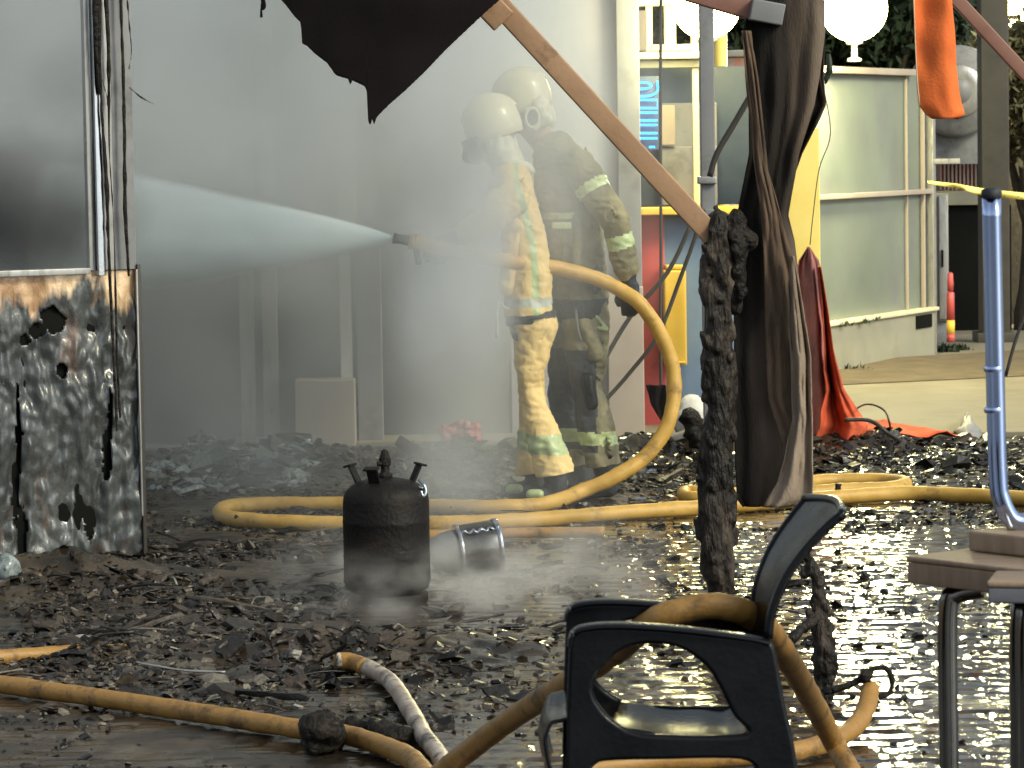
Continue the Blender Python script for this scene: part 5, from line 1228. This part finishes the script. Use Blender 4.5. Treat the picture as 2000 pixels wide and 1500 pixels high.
def nnoise(n, co, s, st=(1, 1, 1), d=3, loc=(0, 0, 0)):
    mp = n.nodes.new('ShaderNodeMapping'); mp.inputs['Scale'].default_value = st; mp.inputs['Location'].default_value = loc; n.links.new(co, mp.inputs[0])
    t = n.nodes.new('ShaderNodeTexNoise'); t.inputs['Scale'].default_value = s; t.inputs['Detail'].default_value = d; n.links.new(mp.outputs[0], t.inputs[0]); return t.outputs[0]
SMK = 1.55
def smoke_d(n, co):
    sp = n.nodes.new('ShaderNodeSeparateXYZ'); n.links.new(co, sp.inputs[0]); x, y, z = sp.outputs
    hz = nmap(n, z, .45, 1.8, .12, .75)
    fx = nmap(n, x, .15, .56, 1.0, .04)
    nz = nmap(n, nnoise(n, co, 1.5, (1, .6, 1), 5), .36, .64, .3, 1.75)
    # plume rising where the jet strikes and left of the firefighters
    dx = nmath(n, 'ABSOLUTE', nmath(n, 'ADD', x, .235)); pl = nmap(n, dx, .03, .33, 3.0, 0)
    fy = nmap(n, y, 14.3, 15.3, .38, 1.0)
    base = nmath(n, 'MULTIPLY', hz, fy); fyp = nmap(n, y, 13.4, 14.0, .2, 1.0)
    plume = nmath(n, 'MULTIPLY', nmath(n, 'MULTIPLY', pl, fyp), nmath(n, 'MULTIPLY', nmath(n, 'MULTIPLY', nmap(n, z, .5, 1.2, .1, .9), nmap(n, z, 1.25, 1.6, 1.0, .3)), nmap(n, nnoise(n, co, 2.2, (1, .7, .8), 4), .35, .62, .35, 1.3)))
    vm = n.nodes.new('ShaderNodeVectorMath'); vm.operation = 'LENGTH'; mp = n.nodes.new('ShaderNodeMapping'); mp.inputs['Location'].default_value = (.24 / .27, -13.95 / .45, -1.08 / .24)
    mp.inputs['Scale'].default_value = (1 / .27, 1 / .45, 1 / .24); n.links.new(co, mp.inputs[0]); n.links.new(mp.outputs[0], vm.inputs[0])
    puff = nmath(n, 'MULTIPLY', nmap(n, vm.outputs['Value'], .2, 1.0, 1.0, 0), 4.2); plume = nmath(n, 'ADD', plume, puff)
    v = nmath(n, 'MULTIPLY', nmath(n, 'MULTIPLY', nmath(n, 'ADD', base, plume), fx), nz)
    return nmath(n, 'MULTIPLY', v, SMK)
bm = bmesh.new(); box(bm, (-1.35, 15.35, 1.75), (4.2, 4.3, 3.42))
o = mk('smoke', bm, vol('smoke_volume', smoke_d, (.80, .818, .832), 0.0), smooth=False, origin=(0, 0, 0)); meta(o, 'thick grey smoke filling the space behind the kiosk corner and round the firefighters', 'smoke', kind='stuff')
def dark_d(n, co):
    vm = n.nodes.new('ShaderNodeVectorMath'); vm.operation = 'LENGTH'; mp = n.nodes.new('ShaderNodeMapping'); mp.inputs['Scale'].default_value = (1.5, 1.7, 2.6); n.links.new(co, mp.inputs[0]); n.links.new(mp.outputs[0], vm.inputs[0])
    a = nmap(n, nmath(n, 'ADD', vm.outputs['Value'], nmath(n, 'MULTIPLY', nmath(n, 'SUBTRACT', nnoise(n, co, 3.0, (1, 1, 1), 4), .5), 1.6)), .2, 1.0, 1.0, 0)
    return nmath(n, 'MULTIPLY', a, 3.4)
dc = P(40, 410, 13.75)
v, fc = lathe([(.05, -.45), (.4, -.3), (.62, 0), (.4, .3), (.05, .45)], (0, 0, 0), 24)
o = mk('dark_smoke', ([Vector((q.x, q.y * .9, q.z)) + dc for q in v], fc), vol('dark_smoke_volume', dark_d, (.10, .095, .10), 0.0), origin=dc); meta(o, 'dark billow of smoke inside the kiosk window at far left', 'smoke', kind='stuff')
def steam_d(n, co):
    sp = n.nodes.new('ShaderNodeSeparateXYZ'); n.links.new(co, sp.inputs[0]); x, y, z = sp.outputs
    a = nmap(n, z, .02, .26, 1.0, 0); b = nmap(n, nmath(n, 'ABSOLUTE', nmath(n, 'ADD', x, .12)), .1, .85, 1.0, 0); c = nmap(n, nmath(n, 'ABSOLUTE', nmath(n, 'SUBTRACT', y, 11.9)), .4, 1.3, 1, 0)
    nz = nmap(n, nnoise(n, co, 5.5, (1, .5, 1.6), 4), .42, .62, .0, 1.9)
    return nmath(n, 'MULTIPLY', nmath(n, 'MULTIPLY', a, b), nmath(n, 'MULTIPLY', nmath(n, 'MULTIPLY', c, nz), 1.25))
bm = bmesh.new(); box(bm, (-.12, 11.9, .15), (1.8, 2.7, .30))
o = mk('steam', bm, vol('steam_volume', steam_d, (.9, .87, .84), 0.0), smooth=False, origin=(0, 0, 0)); meta(o, 'low steam drifting round the foot of the gas cylinder', 'steam', kind='stuff')
T0 = P(766, 466, 14.42); T1 = P(100, 453, 14.75); ax = (T1 - T0); Lw = ax.length; Rw = .345
v, fc = lathe([(.012, 0)] + [(.012 + (Rw - .012) * (k / 14) ** .82, Lw * k / 14) for k in range(1, 15)], (0, 0, 0), 32)
q = ax.to_track_quat('Z', 'Y').to_matrix()
def water_d(n, co):
    sp = n.nodes.new('ShaderNodeSeparateXYZ'); n.links.new(co, sp.inputs[0]); x, y, z = sp.outputs
    tt = nmath(n, 'MULTIPLY', x, -1.0); rad = nmath(n, 'ADD', nmath(n, 'MULTIPLY', nmath(n, 'POWER', nmath(n, 'MAXIMUM', nmath(n, 'DIVIDE', tt, Lw), 0.0001), .82), Rw), .012)
    zz = nmath(n, 'DIVIDE', nmath(n, 'SUBTRACT', z, nmath(n, 'MULTIPLY', tt, ax.z / Lw)), rad)
    top = nmath(n, 'ADD', nmap(n, zz, -.9, .75, .8, 2.1), 0.0)
    yy = nmath(n, 'DIVIDE', nmath(n, 'SUBTRACT', y, nmath(n, 'MULTIPLY', tt, ax.y / Lw)), rad)
    r2 = nmath(n, 'SQRT', nmath(n, 'ADD', nmath(n, 'MULTIPLY', zz, zz), nmath(n, 'MULTIPLY', yy, yy))); edge = nmap(n, nmath(n, 'ADD', r2, nmath(n, 'MULTIPLY', nmath(n, 'SUBTRACT', nnoise(n, co, 7, (.6, 1, 1), 4), .5), .22)), .72, .99, 1, .0)
    st = nmap(n, nnoise(n, co, 4.5, (.2, 1, 1.3), 3), .35, .65, .7, 1.3)
    th = nmath(n, 'DIVIDE', 1.15, nmath(n, 'ADD', tt, .12))
    return nmath(n, 'MULTIPLY', nmath(n, 'MULTIPLY', nmath(n, 'MULTIPLY', top, edge), st), nmath(n, 'MULTIPLY', th, 17))
o = mk('water_jet', ([T0 + q @ Vector(p) for p in v], fc), vol('water_spray', water_d, (.95, .992, 1.0), -.3), origin=T0); meta(o, 'fan of bluish white water spray shooting left from the nozzle into the kiosk', 'water jet')
